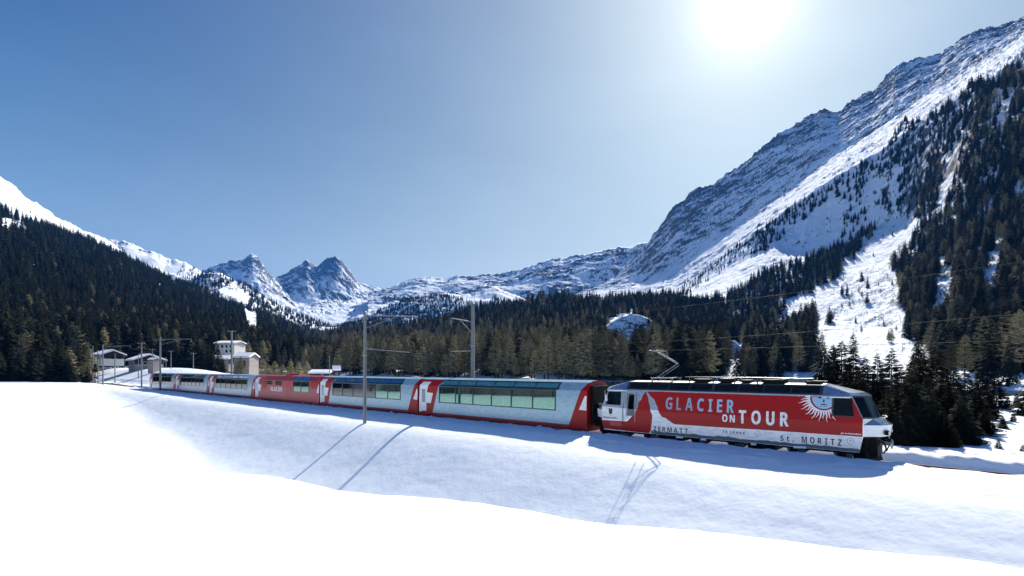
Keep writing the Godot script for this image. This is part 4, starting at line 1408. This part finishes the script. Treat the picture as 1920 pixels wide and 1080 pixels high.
# ------------------------------------------------------------------ buildings
func house(called: String, label: String, at: Vector3, turn: float, w: float, d: float, wall_h: float, roof_h: float, over: float, walls: Material, gable: Material, wins: Array, snow := 0.55) -> Node3D:
	# ridge runs along x; gables at +-x; wins: [face "f"/"r", u, y, width, height]
	var t := thing(called, label, "house", at, turn)
	var b := MB.new()
	b.box(Vector3(0, wall_h * 0.5 - 0.8, 0), Vector3(w, wall_h + 1.6, d))
	obj("wall", b, walls, t)
	for e in [1.0, -1.0]:
		var g := MB.new()
		var x: float = (w * 0.5 - 0.05) * e
		var tri := [Vector3(x, wall_h, d * 0.5 * e), Vector3(x, wall_h, -d * 0.5 * e), Vector3(x, wall_h + roof_h, 0)]
		g.tri(tri[0], tri[1], tri[2])
		g.box(Vector3((w * 0.5 + 0.03) * e, wall_h * 0.72, 0), Vector3(0.05, wall_h * 0.55, d * 0.98))
		obj("gable", g, gable, t)
	var sl := roof_h / (d * 0.5)
	for layer in 2:
		var r := MB.new()
		var lift: float = [0.0, 0.16][layer]
		var th: float = [0.16, snow][layer]
		var o: float = [over, over - 0.08][layer]
		for s in [1.0, -1.0]:
			var x: float = w * 0.5 + o
			var z: float = d * 0.5 + o
			var y0 := wall_h - o * sl + lift
			var y1 := wall_h + roof_h + lift
			var a := Vector3(-x * s, y0, z * s); var c := Vector3(x * s, y0, z * s)
			var e1 := Vector3(x * s, y1, 0); var e0 := Vector3(-x * s, y1, 0)
			var up := Vector3(0, th, 0)
			r.quad(a + up, c + up, e1 + up, e0 + up)
			r.quad(c, a, e0, e1)
			r.quad(a, c, c + up, a + up)
			r.quad(c, e1, e1 + up, c + up)
			r.quad(e0, a, a + up, e0 + up)
		obj(["roof", "roof_snow"][layer], r, [M.wood_dark, M.roof_snow][layer], t)
	for k in wins:
		var f := MB.new()
		var c := MB.new()
		var at2: Vector3; var size: Vector3; var out: Vector3
		if k[0] == "f":
			at2 = Vector3(k[1], k[2], d * 0.5); size = Vector3(k[3], k[4], 0.08); out = Vector3(0, 0, 0.03)
		else:
			at2 = Vector3(w * 0.5 + 0.06, k[2], k[1]); size = Vector3(0.08, k[4], k[3]); out = Vector3(0.03, 0, 0)
		f.box(at2, size)
		var wn := obj("window", f, M.plaster if walls != M.plaster else M.wood, t)
		c.box(at2 + out, size - (Vector3(0.18, 0.18, 0.0) if k[0] == "f" else Vector3(0.0, 0.18, 0.18)))
		obj("pane", c, M.dark_glass, wn)
	return t

func houses():
	var a := P(204, 678, 196.0)
	house("chalet", "smaller wooden chalet with snow roof beside the firs on the left", a, 0.95 - PI * 0.5 + 0.1, 6.4, 7.4, 2.4, 1.5, 0.8, M.plaster, M.wood_dark, [["r", -2.2, 1.5, 1.0, 1.0], ["r", 0.0, 1.5, 1.0, 1.0], ["f", -2.0, 1.4, 1.0, 1.0], ["f", 1.0, 1.4, 1.0, 1.0]])
	a = P(274, 689, 182.0)
	house("chalet", "larger wooden chalet with broad snow roof behind the last coach", a, 0.85 - PI * 0.5, 7.6, 8.6, 2.5, 1.7, 1.0, M.stone, M.wood_dark, [["r", -2.4, 1.5, 1.2, 1.1], ["r", 1.2, 1.5, 1.2, 1.1], ["f", -2.5, 1.3, 1.0, 1.0], ["f", 1.2, 1.3, 1.0, 1.0]])
	a = P(432, 672, 262.0)
	house("hotel", "white three-storey hotel with snowy roof among the trees", a, -0.2, 11.0, 8.0, 7.2, 1.0, 0.6, M.plaster, M.plaster, [["f", 1.2, 6.0, 1.2, 1.4], ["f", 3.6, 6.0, 1.2, 1.4], ["f", 1.2, 3.6, 1.2, 1.4], ["f", 3.6, 3.6, 1.2, 1.4], ["f", -1.4, 6.0, 1.2, 1.4], ["f", -3.8, 6.0, 1.2, 1.4], ["f", -3.8, 3.6, 1.2, 1.4]], 0.7)
	a = P(462, 699, 215.0)
	house("stone_house", "pinkish stone house with deep snow on its roof and tall windows", a, -0.12, 6.8, 6.4, 6.2, 1.4, 0.5, M.stone, M.stone, [["f", -0.7, 3.6, 1.3, 3.4], ["f", 1.4, 3.6, 1.3, 3.4]], 0.8)
	a = P(420, 690, 220.0)
	house("shed", "low shed with long snowy roof left of the stone house", a, -0.15, 9.0, 6.0, 3.6, 1.2, 0.6, M.stone, M.wood_dark, [["f", 2.0, 1.8, 1.0, 1.0]], 0.6)
	a = P(605, 708, 190.0)
	house("hut", "hut with flat snowy roof behind the red service coach", a, -0.1, 7.5, 5.0, 1.5, 0.8, 0.5, M.wood, M.wood_dark, [["f", 1.0, 0.9, 0.8, 0.7]], 0.6)
	a = P(631, 708, 185.0)
	house("hut", "small hut with bulging snow cap behind the second coach's rear end", a, 0.4, 2.2, 2.4, 2.6, 0.9, 0.4, M.wood, M.wood_dark, [["f", 0.0, 1.4, 0.7, 0.7]], 0.7)
	a = P(288, 690, 158.0)
	house("relay_hut", "little pale relay hut right above the tail of the train", a, -0.3, 2.2, 2.0, 2.4, 0.5, 0.2, M.stone, M.stone, [["f", 0.0, 1.4, 0.7, 0.8]], 0.2)
	# signal beside the firs
	var p := P(178.5, 713, 146.0)
	p.y = land_at(p.x, 146.0) - 0.2
	var t := thing("signal", "red post signal with dark box beside the two thin poles", "signal", p, 0.3)
	var post := MB.new()
	post.tube(Vector3.ZERO, Vector3(0, 4.6, 0), 0.09, 0.08)
	obj("post", post, M.red_lamp, t)
	var bx := MB.new()
	bx.box(Vector3(0, 3.9, 0), Vector3(1.2, 1.0, 0.4))
	bx.box(Vector3(0, 5.2, 0), Vector3(0.6, 1.2, 0.35))
	obj("box", bx, M.black, t)

# ------------------------------------------------------------------ trees
func crown_spruce(seed_: int, whorls: int, per: int, width: float, fine: bool, base: float, droop: float, green: Color, ragged := 0.35) -> ArrayMesh:
	# a crown of drooping branches, one unit high
	var r := RandomNumberGenerator.new()
	r.seed = seed_
	var st := SurfaceTool.new()
	st.begin(Mesh.PRIMITIVE_TRIANGLES)
	st.set_smooth_group(-1)
	for w in whorls:
		var t := (w + r.randf() * 0.6) / whorls
		var y := base + (1.0 - base) * t
		var reach := width * pow(1.0 - t, 0.8) * smoothstep(-0.22, 0.12, t) + 0.012
		var turn := r.randf() * TAU
		for b in per:
			if r.randf() < 0.06: continue
			var a := turn + TAU * (b + r.randf() * 0.7) / per
			var len := reach * (1.0 - ragged + ragged * 1.5 * r.randf())
			var out := Vector3(cos(a), 0, sin(a))
			var side := Vector3(-sin(a), 0, cos(a))
			var root := Vector3(0, clampf(y + (r.randf() - 0.5) * 1.6 * (1.0 - base) / whorls, 0.02, 0.99), 0)
			var sag := len * (droop * (0.6 + 0.8 * r.randf()) + 0.3 * (r.randf() - 0.5))
			var mid := root + out * len * 0.55 + Vector3(0, -sag * 0.35 + 0.01, 0)
			var tip := root + out * len + Vector3(0, -sag, 0)
			var tone := 0.65 + 0.7 * r.randf()
			var c := Color(green.r * tone, green.g * tone, green.b * tone)
			st.set_color(c)
			var hw := len * (0.20 if fine else 0.30)
			var dn := Vector3(0, -0.018 - len * 0.10, 0)
			if not fine:
				for s in [1.0, -1.0]:
					var e: Vector3 = mid + side * hw * s + dn
					st.add_vertex(root); st.add_vertex(mid); st.add_vertex(e)
					st.add_vertex(mid); st.add_vertex(tip); st.add_vertex(e)
			else:
				var n := 5
				for s in [1.0, -1.0]:
					for k in n:
						var f0 := 0.16 + 0.80 * k / n
						var f1 := f0 + 0.20
						var q0 := root.lerp(mid, f0 / 0.55) if f0 < 0.55 else mid.lerp(tip, (f0 - 0.55) / 0.45)
						var q1 := root.lerp(mid, f1 / 0.55) if f1 < 0.55 else mid.lerp(tip, (f1 - 0.55) / 0.45)
						var tw := len * (0.34 - 0.22 * f0) * (0.7 + 0.6 * r.randf())
						var e: Vector3 = q1 + side * tw * s + out * tw * 0.45 + Vector3(0, -tw * 0.35 - 0.008, 0)
						var tn := tone * (0.8 + 0.4 * r.randf())
						st.set_color(Color(green.r * tn, green.g * tn, green.b * tn))
						st.add_vertex(q0); st.add_vertex(q1); st.add_vertex(e)
	st.generate_normals()
	return st.commit()

func crown_larch(seed_: int, whorls: int, per: int, width: float, tint: Color) -> ArrayMesh:
	# bare winter larch: a haze of thin twigs
	var r := RandomNumberGenerator.new()
	r.seed = seed_
	var st := SurfaceTool.new()
	st.begin(Mesh.PRIMITIVE_TRIANGLES)
	st.set_smooth_group(-1)
	for w in whorls:
		var t := (w + r.randf()) / whorls
		var y := 0.16 + 0.82 * t
		var reach := width * pow(1.0 - t, 0.7) * smoothstep(-0.35, 0.25, t) + 0.015
		for b in per:
			var a := r.randf() * TAU
			var len := reach * (0.55 + 0.55 * r.randf())
			var out := Vector3(cos(a), 0.0, sin(a))
			var side := Vector3(-sin(a), 0, cos(a))
			var root := Vector3(0, y, 0)
			var tip := root + out * len + Vector3(0, len * (0.1 + 0.35 * r.randf()) - 0.02, 0)
			var tn := 0.7 + 0.6 * r.randf()
			st.set_color(Color(tint.r * tn, tint.g * tn, tint.b * tn))
			var th := 0.0035
			st.add_vertex(root + Vector3(0, th, 0)); st.add_vertex(tip); st.add_vertex(root - Vector3(0, th, 0))
			for k in 7:
				var f := 0.25 + 0.75 * r.randf()
				var q := root.lerp(tip, f)
				var l2 := len * (0.16 + 0.26 * r.randf()) * (1.25 - f * 0.5)
				var d := (side * (1.0 if k % 2 else -1.0) * (0.5 + r.randf()) + out * 0.6 + Vector3(0, r.randf_range(-0.9, 0.7), 0)).normalized()
				var v := d.cross(out + Vector3(0, 0.3, 0)).normalized() * (0.006 + 0.007 * r.randf())
				st.add_vertex(q - v); st.add_vertex(q + d * l2); st.add_vertex(q + v)
	st.generate_normals()
	return st.commit()

func trunk_mesh(h: float) -> ArrayMesh:
	var m := MB.new()
	m.tube(Vector3(0, -0.06, 0), Vector3(0, h, 0), 0.017, 0.003, 6, false)
	return m.done()

func with_trunk(crown: ArrayMesh, h: float) -> ArrayMesh:
	var m := ArrayMesh.new()
	m.add_surface_from_arrays(Mesh.PRIMITIVE_TRIANGLES, crown.surface_get_arrays(0))
	m.surface_set_material(0, M.needles)
	m.add_surface_from_arrays(Mesh.PRIMITIVE_TRIANGLES, trunk_mesh(h).surface_get_arrays(0))
	m.surface_set_material(1, M.bark)
	return m

func inside(polys: Array, p: Vector2) -> bool:
	for q in polys:
		if Geometry2D.is_point_in_polygon(p, q): return true
	return false

func outline(raw: Array) -> PackedVector2Array:
	var o := PackedVector2Array()
	for p in raw: o.append(Vector2(p[0], p[1]))
	return o

func plant(kind: String, p: Vector3, h: float, area: String, wide := 1.0):
	trees.append({"kind": kind, "p": p, "h": h, "area": area, "turn": rng.randf() * TAU, "v": rng.randi() % 4, "wide": wide * rng.randf_range(0.85, 1.2), "tone": rng.randf_range(0.5, 1.5), "size": h / maxf(p.length(), 1.0)})

func scatter(surf: String, n: int, area: String, include: Array, exclude: Array, larch: Callable, height: Vector2, clump := 0.0):
	var s: Dictionary = surfaces[surf]
	var inc := []
	var exc := []
	for r in include: inc.append(outline(r))
	for r in exclude: exc.append(outline(r))
	for k in n:
		var fx: float = rng.randf() * (s.nx - 1.001)
		var fy: float = rng.randf() * (s.ny - 1.001)
		var i := int(fx); var j := int(fy)
		var a: Vector3 = s.pts[j * s.nx + i]; var b: Vector3 = s.pts[j * s.nx + i + 1]
		var c: Vector3 = s.pts[(j + 1) * s.nx + i]; var d: Vector3 = s.pts[(j + 1) * s.nx + i + 1]
		var p := a.lerp(b, fx - i).lerp(c.lerp(d, fx - i), fy - j)
		if p.z > -20.0: continue
		var v := Vector2(960.0 + p.x / -p.z * F, HORIZON - (p.y - EYE) / -p.z * F)
		if inc and not inside(inc, v): continue
		if exc and inside(exc, v): continue
		if clump > 0.0 and noise_b.get_noise_3d(p.x / 45.0, p.y / 45.0, p.z / 45.0) < clump - 0.35 + rng.randf_range(-0.2, 0.2): continue
		var is_larch: bool = rng.randf() < larch.call(v)
		plant("larch" if is_larch else "spruce", p, rng.randf_range(height.x, height.y) * (0.9 if is_larch else 1.0), area)

func forests():
	var none := func(_v: Vector2): return 0.0
	# left mountainside
	scatter("left_mountainside", 21000, "the left mountainside", [], [
		[[0, 408], [40, 415], [55, 440], [0, 440]], [[455, 560], [480, 570], [486, 640], [462, 640]]],
		func(v: Vector2): return 0.03 + 0.17 * smooth(560.0, 660.0, v.y), Vector2(13, 22))
	scatter("left_snow_slope", 260, "the upper left slope", [[[-900, 200], [-200, 330], [0, 380], [60, 395], [150, 440], [150, 470], [0, 470], [-900, 420]]], [], none, Vector2(9, 15))
	scatter("blue_spur", 5200, "the shaded spur", [], [[[410, 545], [440, 530], [470, 560], [450, 580], [415, 575]], [[575, 630], [590, 640], [600, 680], [585, 680]], [[320, 535], [345, 535], [350, 570], [325, 575]]], none, Vector2(12, 19), 0.18)
	scatter("left_ridge", 900, "the left ridge", [[[330, 500], [360, 500], [420, 540], [500, 590], [500, 640], [380, 600], [330, 560]], [[120, 470], [200, 480], [300, 540], [300, 560], [120, 520]]], [], none, Vector2(12, 18))
	scatter("wooded_knoll", 7000, "the snowy knoll", [[[600, 625], [650, 610], [700, 590], [760, 562], [830, 552], [860, 560], [900, 575], [930, 560], [980, 570], [1060, 590], [1060, 640], [600, 640]]], [], none, Vector2(12, 19), 0.16)
	# hillside behind the train
	scatter("wooded_hillside", 13500, "the hillside behind the train", [], [
		[[1140, 600], [1178, 588], [1206, 592], [1196, 606], [1172, 622], [1164, 650], [1152, 630]], [[1128, 622], [1228, 612], [1216, 660], [1188, 692], [1156, 692], [1140, 650]], [[700, 594], [760, 594], [800, 606], [760, 618], [710, 610]]],
		func(v: Vector2): return lerpf(0.38, 0.95, smooth(605.0, 668.0, v.y)) * (0.4 + 0.6 * smooth(1330.0, 1200.0, v.x)), Vector2(9, 22), 0.05)
	scatter("snowy_knoll", 46, "the hillside behind the train", [[[1080, 600], [1140, 600], [1150, 690], [1080, 700]], [[1200, 588], [1262, 600], [1262, 700], [1206, 690]]], [], none, Vector2(6, 14))
	# right mountain
	var cone := [[1700, 404], [1722, 440], [1668, 500], [1692, 560], [1690, 670], [1590, 690], [1572, 600], [1590, 520], [1610, 470], [1650, 430]]
	scatter("right_mountain", 34000, "the foot of the right mountain", [[[1100, 575], [1200, 560], [1290, 572], [1350, 562], [1420, 520], [1500, 492], [1560, 470], [1600, 446], [1650, 425], [1650, 445], [1600, 490], [1560, 530], [1530, 590], [1520, 690], [1500, 720], [1100, 720]]], [
		[[1328, 645], [1394, 645], [1394, 714], [1328, 714]], [[1128, 622], [1228, 612], [1216, 660], [1188, 692], [1156, 692], [1140, 650]], [[1132, 602], [1175, 586], [1216, 590], [1182, 640], [1170, 680], [1150, 660]], [[1270, 560], [1330, 545], [1300, 570]], [[1480, 560], [1560, 540], [1545, 580], [1480, 620], [1440, 640]], cone],
		func(v: Vector2): return 0.25, Vector2(13, 20), 0.10)
	scatter("right_mountain", 31000, "the dark forest on the right", [[[1708, 420], [1740, 330], [1790, 230], [1850, 170], [1925, 108], [2250, -60], [2250, 700], [1925, 700], [1760, 690], [1700, 620], [1690, 560], [1664, 500]]], [
		cone, [[1790, 240], [1800, 300], [1770, 400], [1755, 400], [1770, 320]], [[1850, 480], [1880, 480], [1870, 560], [1840, 560]], [[1760, 500], [1790, 500], [1780, 590], [1755, 590]]],
		func(v: Vector2): return 0.30, Vector2(12, 19), 0.20)
	scatter("right_mountain", 26000, "the ribs of the right mountain", [[[1395, 455], [1450, 415], [1500, 380], [1570, 335], [1640, 297], [1700, 225], [1730, 240], [1690, 330], [1640, 400], [1600, 440], [1560, 452], [1600, 380], [1560, 370], [1500, 420], [1440, 470], [1400, 480]], [[1640, 300], [1700, 240], [1760, 205], [1840, 150], [1870, 165], [1800, 250], [1760, 340], [1710, 400], [1650, 395]]], [[[1630, 330], [1665, 340], [1640, 400], [1610, 400]]], none, Vector2(10, 17), 0.26)
	scatter("right_mountain", 4500, "the slide on the right mountain", [[[1590, 500], [1560, 560], [1500, 690], [1600, 690], [1600, 600], [1640, 560], [1610, 500]], [[1690, 560], [1920, 600], [1920, 800], [1690, 760]]], [], func(v: Vector2): return 0.3, Vector2(8, 16), 0.42)
	scatter("right_mountain", 14000, "the ribs of the right mountain", [[[1255, 556], [1300, 520], [1345, 488], [1400, 446], [1412, 462], [1350, 512], [1300, 545], [1268, 564]]], [], none, Vector2(8, 14), 0.28)
	scatter("right_mountain", 900, "the open snow of the right mountain", [[[1210, 545], [1400, 440], [1450, 460], [1300, 545]], cone], [], func(v: Vector2): return 0.6, Vector2(3, 9), 0.1)
	# firs on the flat to the left, and round the houses
	for k in 130:
		var px := rng.randf_range(-420, 168)
		var d := rng.randf_range(150, 205)
		var x := (px - 960.0) / F * d
		plant("larch" if rng.randf() < 0.22 else "spruce", Vector3(x, land_at(x, d) - 0.2, -d), rng.randf_range(14, 25) * (0.62 if px > 110 else 1.0), "the near firs on the left", 1.15)
	for k in 26:
		var px := rng.randf_range(-60, 168)
		var d := rng.randf_range(142, 152)
		var x := (px - 960.0) / F * d
		plant("spruce", Vector3(x, land_at(x, d) - 0.3, -d), rng.randf_range(4, 11), "the near firs on the left", 1.5)
	for q in [[392, 215, 12], [400, 205, 9], [410, 200, 10], [385, 235, 14], [398, 196, 8], [380, 222, 12], [372, 228, 13], [418, 192, 6], [405, 240, 15], [492, 230, 10], [503, 225, 8], [515, 235, 10], [530, 230, 9], [545, 240, 12], [560, 235, 11], [575, 250, 12], [445, 245, 9], [455, 250, 8], [452, 206, 8.5], [446, 208, 7], [408, 238, 8], [418, 236, 9], [440, 240, 7.5], [428, 238, 6.5]]:
		var x: float = (q[0] - 960.0) / F * q[1]
		plant("larch" if q[0] > 490 or q[1] in [206, 208] else "spruce", Vector3(x, land_at(x, q[1]) - 0.3, -q[1]), q[2], "the trees round the houses", 1.3)
	# the wood on the far side of the open field, left of the view: it stands mirrored in the coach windows
	for k in 170:
		var p := Vector3(rng.randf_range(-170, -72), 0, -rng.randf_range(-60, 66))
		p.y = minf(land_at(p.x, -p.z), 3.0) - 0.3
		plant("larch" if rng.randf() < 0.2 else "spruce", p, rng.randf_range(10, 19), "the wood left of the open field", 1.2)
	# pines close behind the track on the right: px, row of the top, distance
	for q in [[1545, 652, 42], [1562, 645, 44], [1578, 638, 43], [1600, 650, 42], [1622, 668, 39], [1645, 662, 38], [1672, 652, 46], [1690, 690, 31.5], [1708, 693, 32], [1730, 664, 41], [1756, 652, 43], [1772, 690, 33], [1746, 722, 30], [1792, 688, 39], [1814, 700, 41], [1832, 722, 35], [1802, 742, 30], [1846, 760, 32], [1856, 735, 46], [1662, 728, 30.5], [1722, 760, 29.5], [1640, 700, 36], [1700, 740, 29.5], [1770, 765, 28.5], [1822, 790, 29], [1680, 776, 29], [1610, 690, 36], [1590, 690, 37], [1740, 700, 36], [1712, 668, 45], [1785, 720, 34], [1838, 690, 48], [1868, 700, 60], [1890, 742, 58], [1906, 736, 66], [1925, 748, 60], [1880, 778, 40], [1900, 770, 44], [1935, 700, 52], [1872, 822, 27.2], [1918, 832, 26.2], [1652, 790, 29.2], [1790, 800, 28]]:
		var x: float = (q[0] - 960.0) / F * q[2]
		var g := land_at(x, q[2]) - 0.15
		var h: float = EYE - (q[1] - HORIZON) / F * q[2] - g
		plant("pine", Vector3(x, g, -q[2]), h, "the pines beside the engine", 1.0)
	grow()

func grow():
	var dark := Color(0.021, 0.029, 0.021)
	var fine := {"spruce": [], "pine": [], "larch": []}
	var far := {"spruce": [], "larch": []}
	for v in 4:
		fine.spruce.append(crown_spruce(100 + v, 26, 9, 0.19 + 0.02 * v, true, 0.06, 0.45, dark))
		fine.pine.append(crown_spruce(200 + v, 34, 12, 0.30 + 0.03 * v, true, 0.02, -0.05 + 0.1 * v, Color(0.026, 0.032, 0.021), 0.5))
		fine.larch.append(crown_larch(300 + v, 30, 8, 0.22 + 0.02 * v, Color(0.30, 0.265, 0.15)))
		far.spruce.append(with_trunk(crown_spruce(400 + v, 20, 7, 0.17 + 0.02 * v, false, 0.06, 0.5, dark), 0.95))
		far.larch.append(with_trunk(crown_larch(500 + v, 16, 6, 0.21 + 0.02 * v, Color(0.27, 0.24, 0.135)), 0.95))
	var trunk := trunk_mesh(0.96)
	var tones := []
	for k in 4:
		var m: StandardMaterial3D = M.needles.duplicate()
		var g: float = [0.62, 0.85, 1.0, 1.15][k]
		m.albedo_color = Color(g, g, g).clamp()
		tones.append(m)
	var near := {"spruce": [], "larch": []}
	for v in 4:
		near.spruce.append(with_trunk(fine.spruce[v], 0.95))
		near.larch.append(with_trunk(fine.larch[v], 0.95))
	trees.sort_custom(func(a, b): return a.size > b.size)
	var most := {"spruce": 300, "larch": 220, "pine": 100}
	var one := {"spruce": "dark spruce", "larch": "bare olive-brown larch", "pine": "bushy dark pine"}
	var rest := {}
	var ordinal := ["first", "second", "third", "fourth", "fifth", "sixth", "seventh", "eighth", "ninth", "tenth", "eleventh", "twelfth", "thirteenth", "fourteenth", "fifteenth", "sixteenth"]
	var pines := trees.filter(func(t): return t.kind == "pine")
	pines.sort_custom(func(a, b): return a.p.x / -a.p.z < b.p.x / -b.p.z)
	var spots := [[1655, "behind the engine's cab roof"], [1765, "beyond the engine's nose"], [1860, "at the clump's right end"], [9999, "at the photo's right edge"]]
	var count := [0, 0, 0, 0]
	for t in pines:
		var px: float = 960.0 + t.p.x / -t.p.z * F
		for k in 4:
			if px < spots[k][0]:
				var look: String = "low bushy" if t.h < 4.0 else "tall bushy" if t.h > 7.6 else "bushy"
				t["label"] = "%s dark pine, %s from the left of those %s" % [look, ordinal[count[k]], spots[k][1]]
				count[k] += 1
				break
	for t in trees:
		var seen: bool = t.p.z < -10.0 and absf(t.p.x / -t.p.z) < 1.03
		if seen and most[t.kind] > 0:
			most[t.kind] -= 1
			var o := thing(t.kind + "_tree", t.get("label", "%s standing in %s" % [one[t.kind], t.area]), "tree", t.p, t.turn, "%s trees in %s" % [t.kind, t.area])
			o.scale = Vector3(t.h * t.wide, t.h, t.h * t.wide)
			obj("crown", fine[t.kind][t.v], tones[clampi(int((t.tone - 0.5) * 4.0), 0, 3)], o)
			obj("trunk", trunk, M.bark, o)
		else:
			var kind: String = "spruce" if t.kind == "pine" else t.kind
			var key := "%s|%s|%d|%s" % [kind, t.area, t.v, "n" if t.p.length() < 620.0 else "f"]
			if not rest.has(key): rest[key] = []
			rest[key].append(t)
	for key in rest:
		var part: PackedStringArray = key.split("|")
		var mm := MultiMesh.new()
		mm.transform_format = MultiMesh.TRANSFORM_3D
		mm.use_colors = true
		mm.mesh = (near if part[3] == "n" else far)[part[0]][int(part[2])]
		mm.instance_count = rest[key].size()
		for i in rest[key].size():
			var t = rest[key][i]
			mm.set_instance_transform(i, Transform3D(Basis(Vector3.UP, t.turn).scaled(Vector3(t.h * t.wide, t.h, t.h * t.wide)), t.p))
			mm.set_instance_color(i, Color(t.tone, t.tone, t.tone))
		var o := MultiMeshInstance3D.new()
		o.multimesh = mm
		o.name = numbered(part[0] + "_forest")
		add_child(o)
		tag(o, "mass of %s trees in %s" % [part[0], part[1]], "forest", "%s woods in %s" % [part[0], part[1]], "stuff")
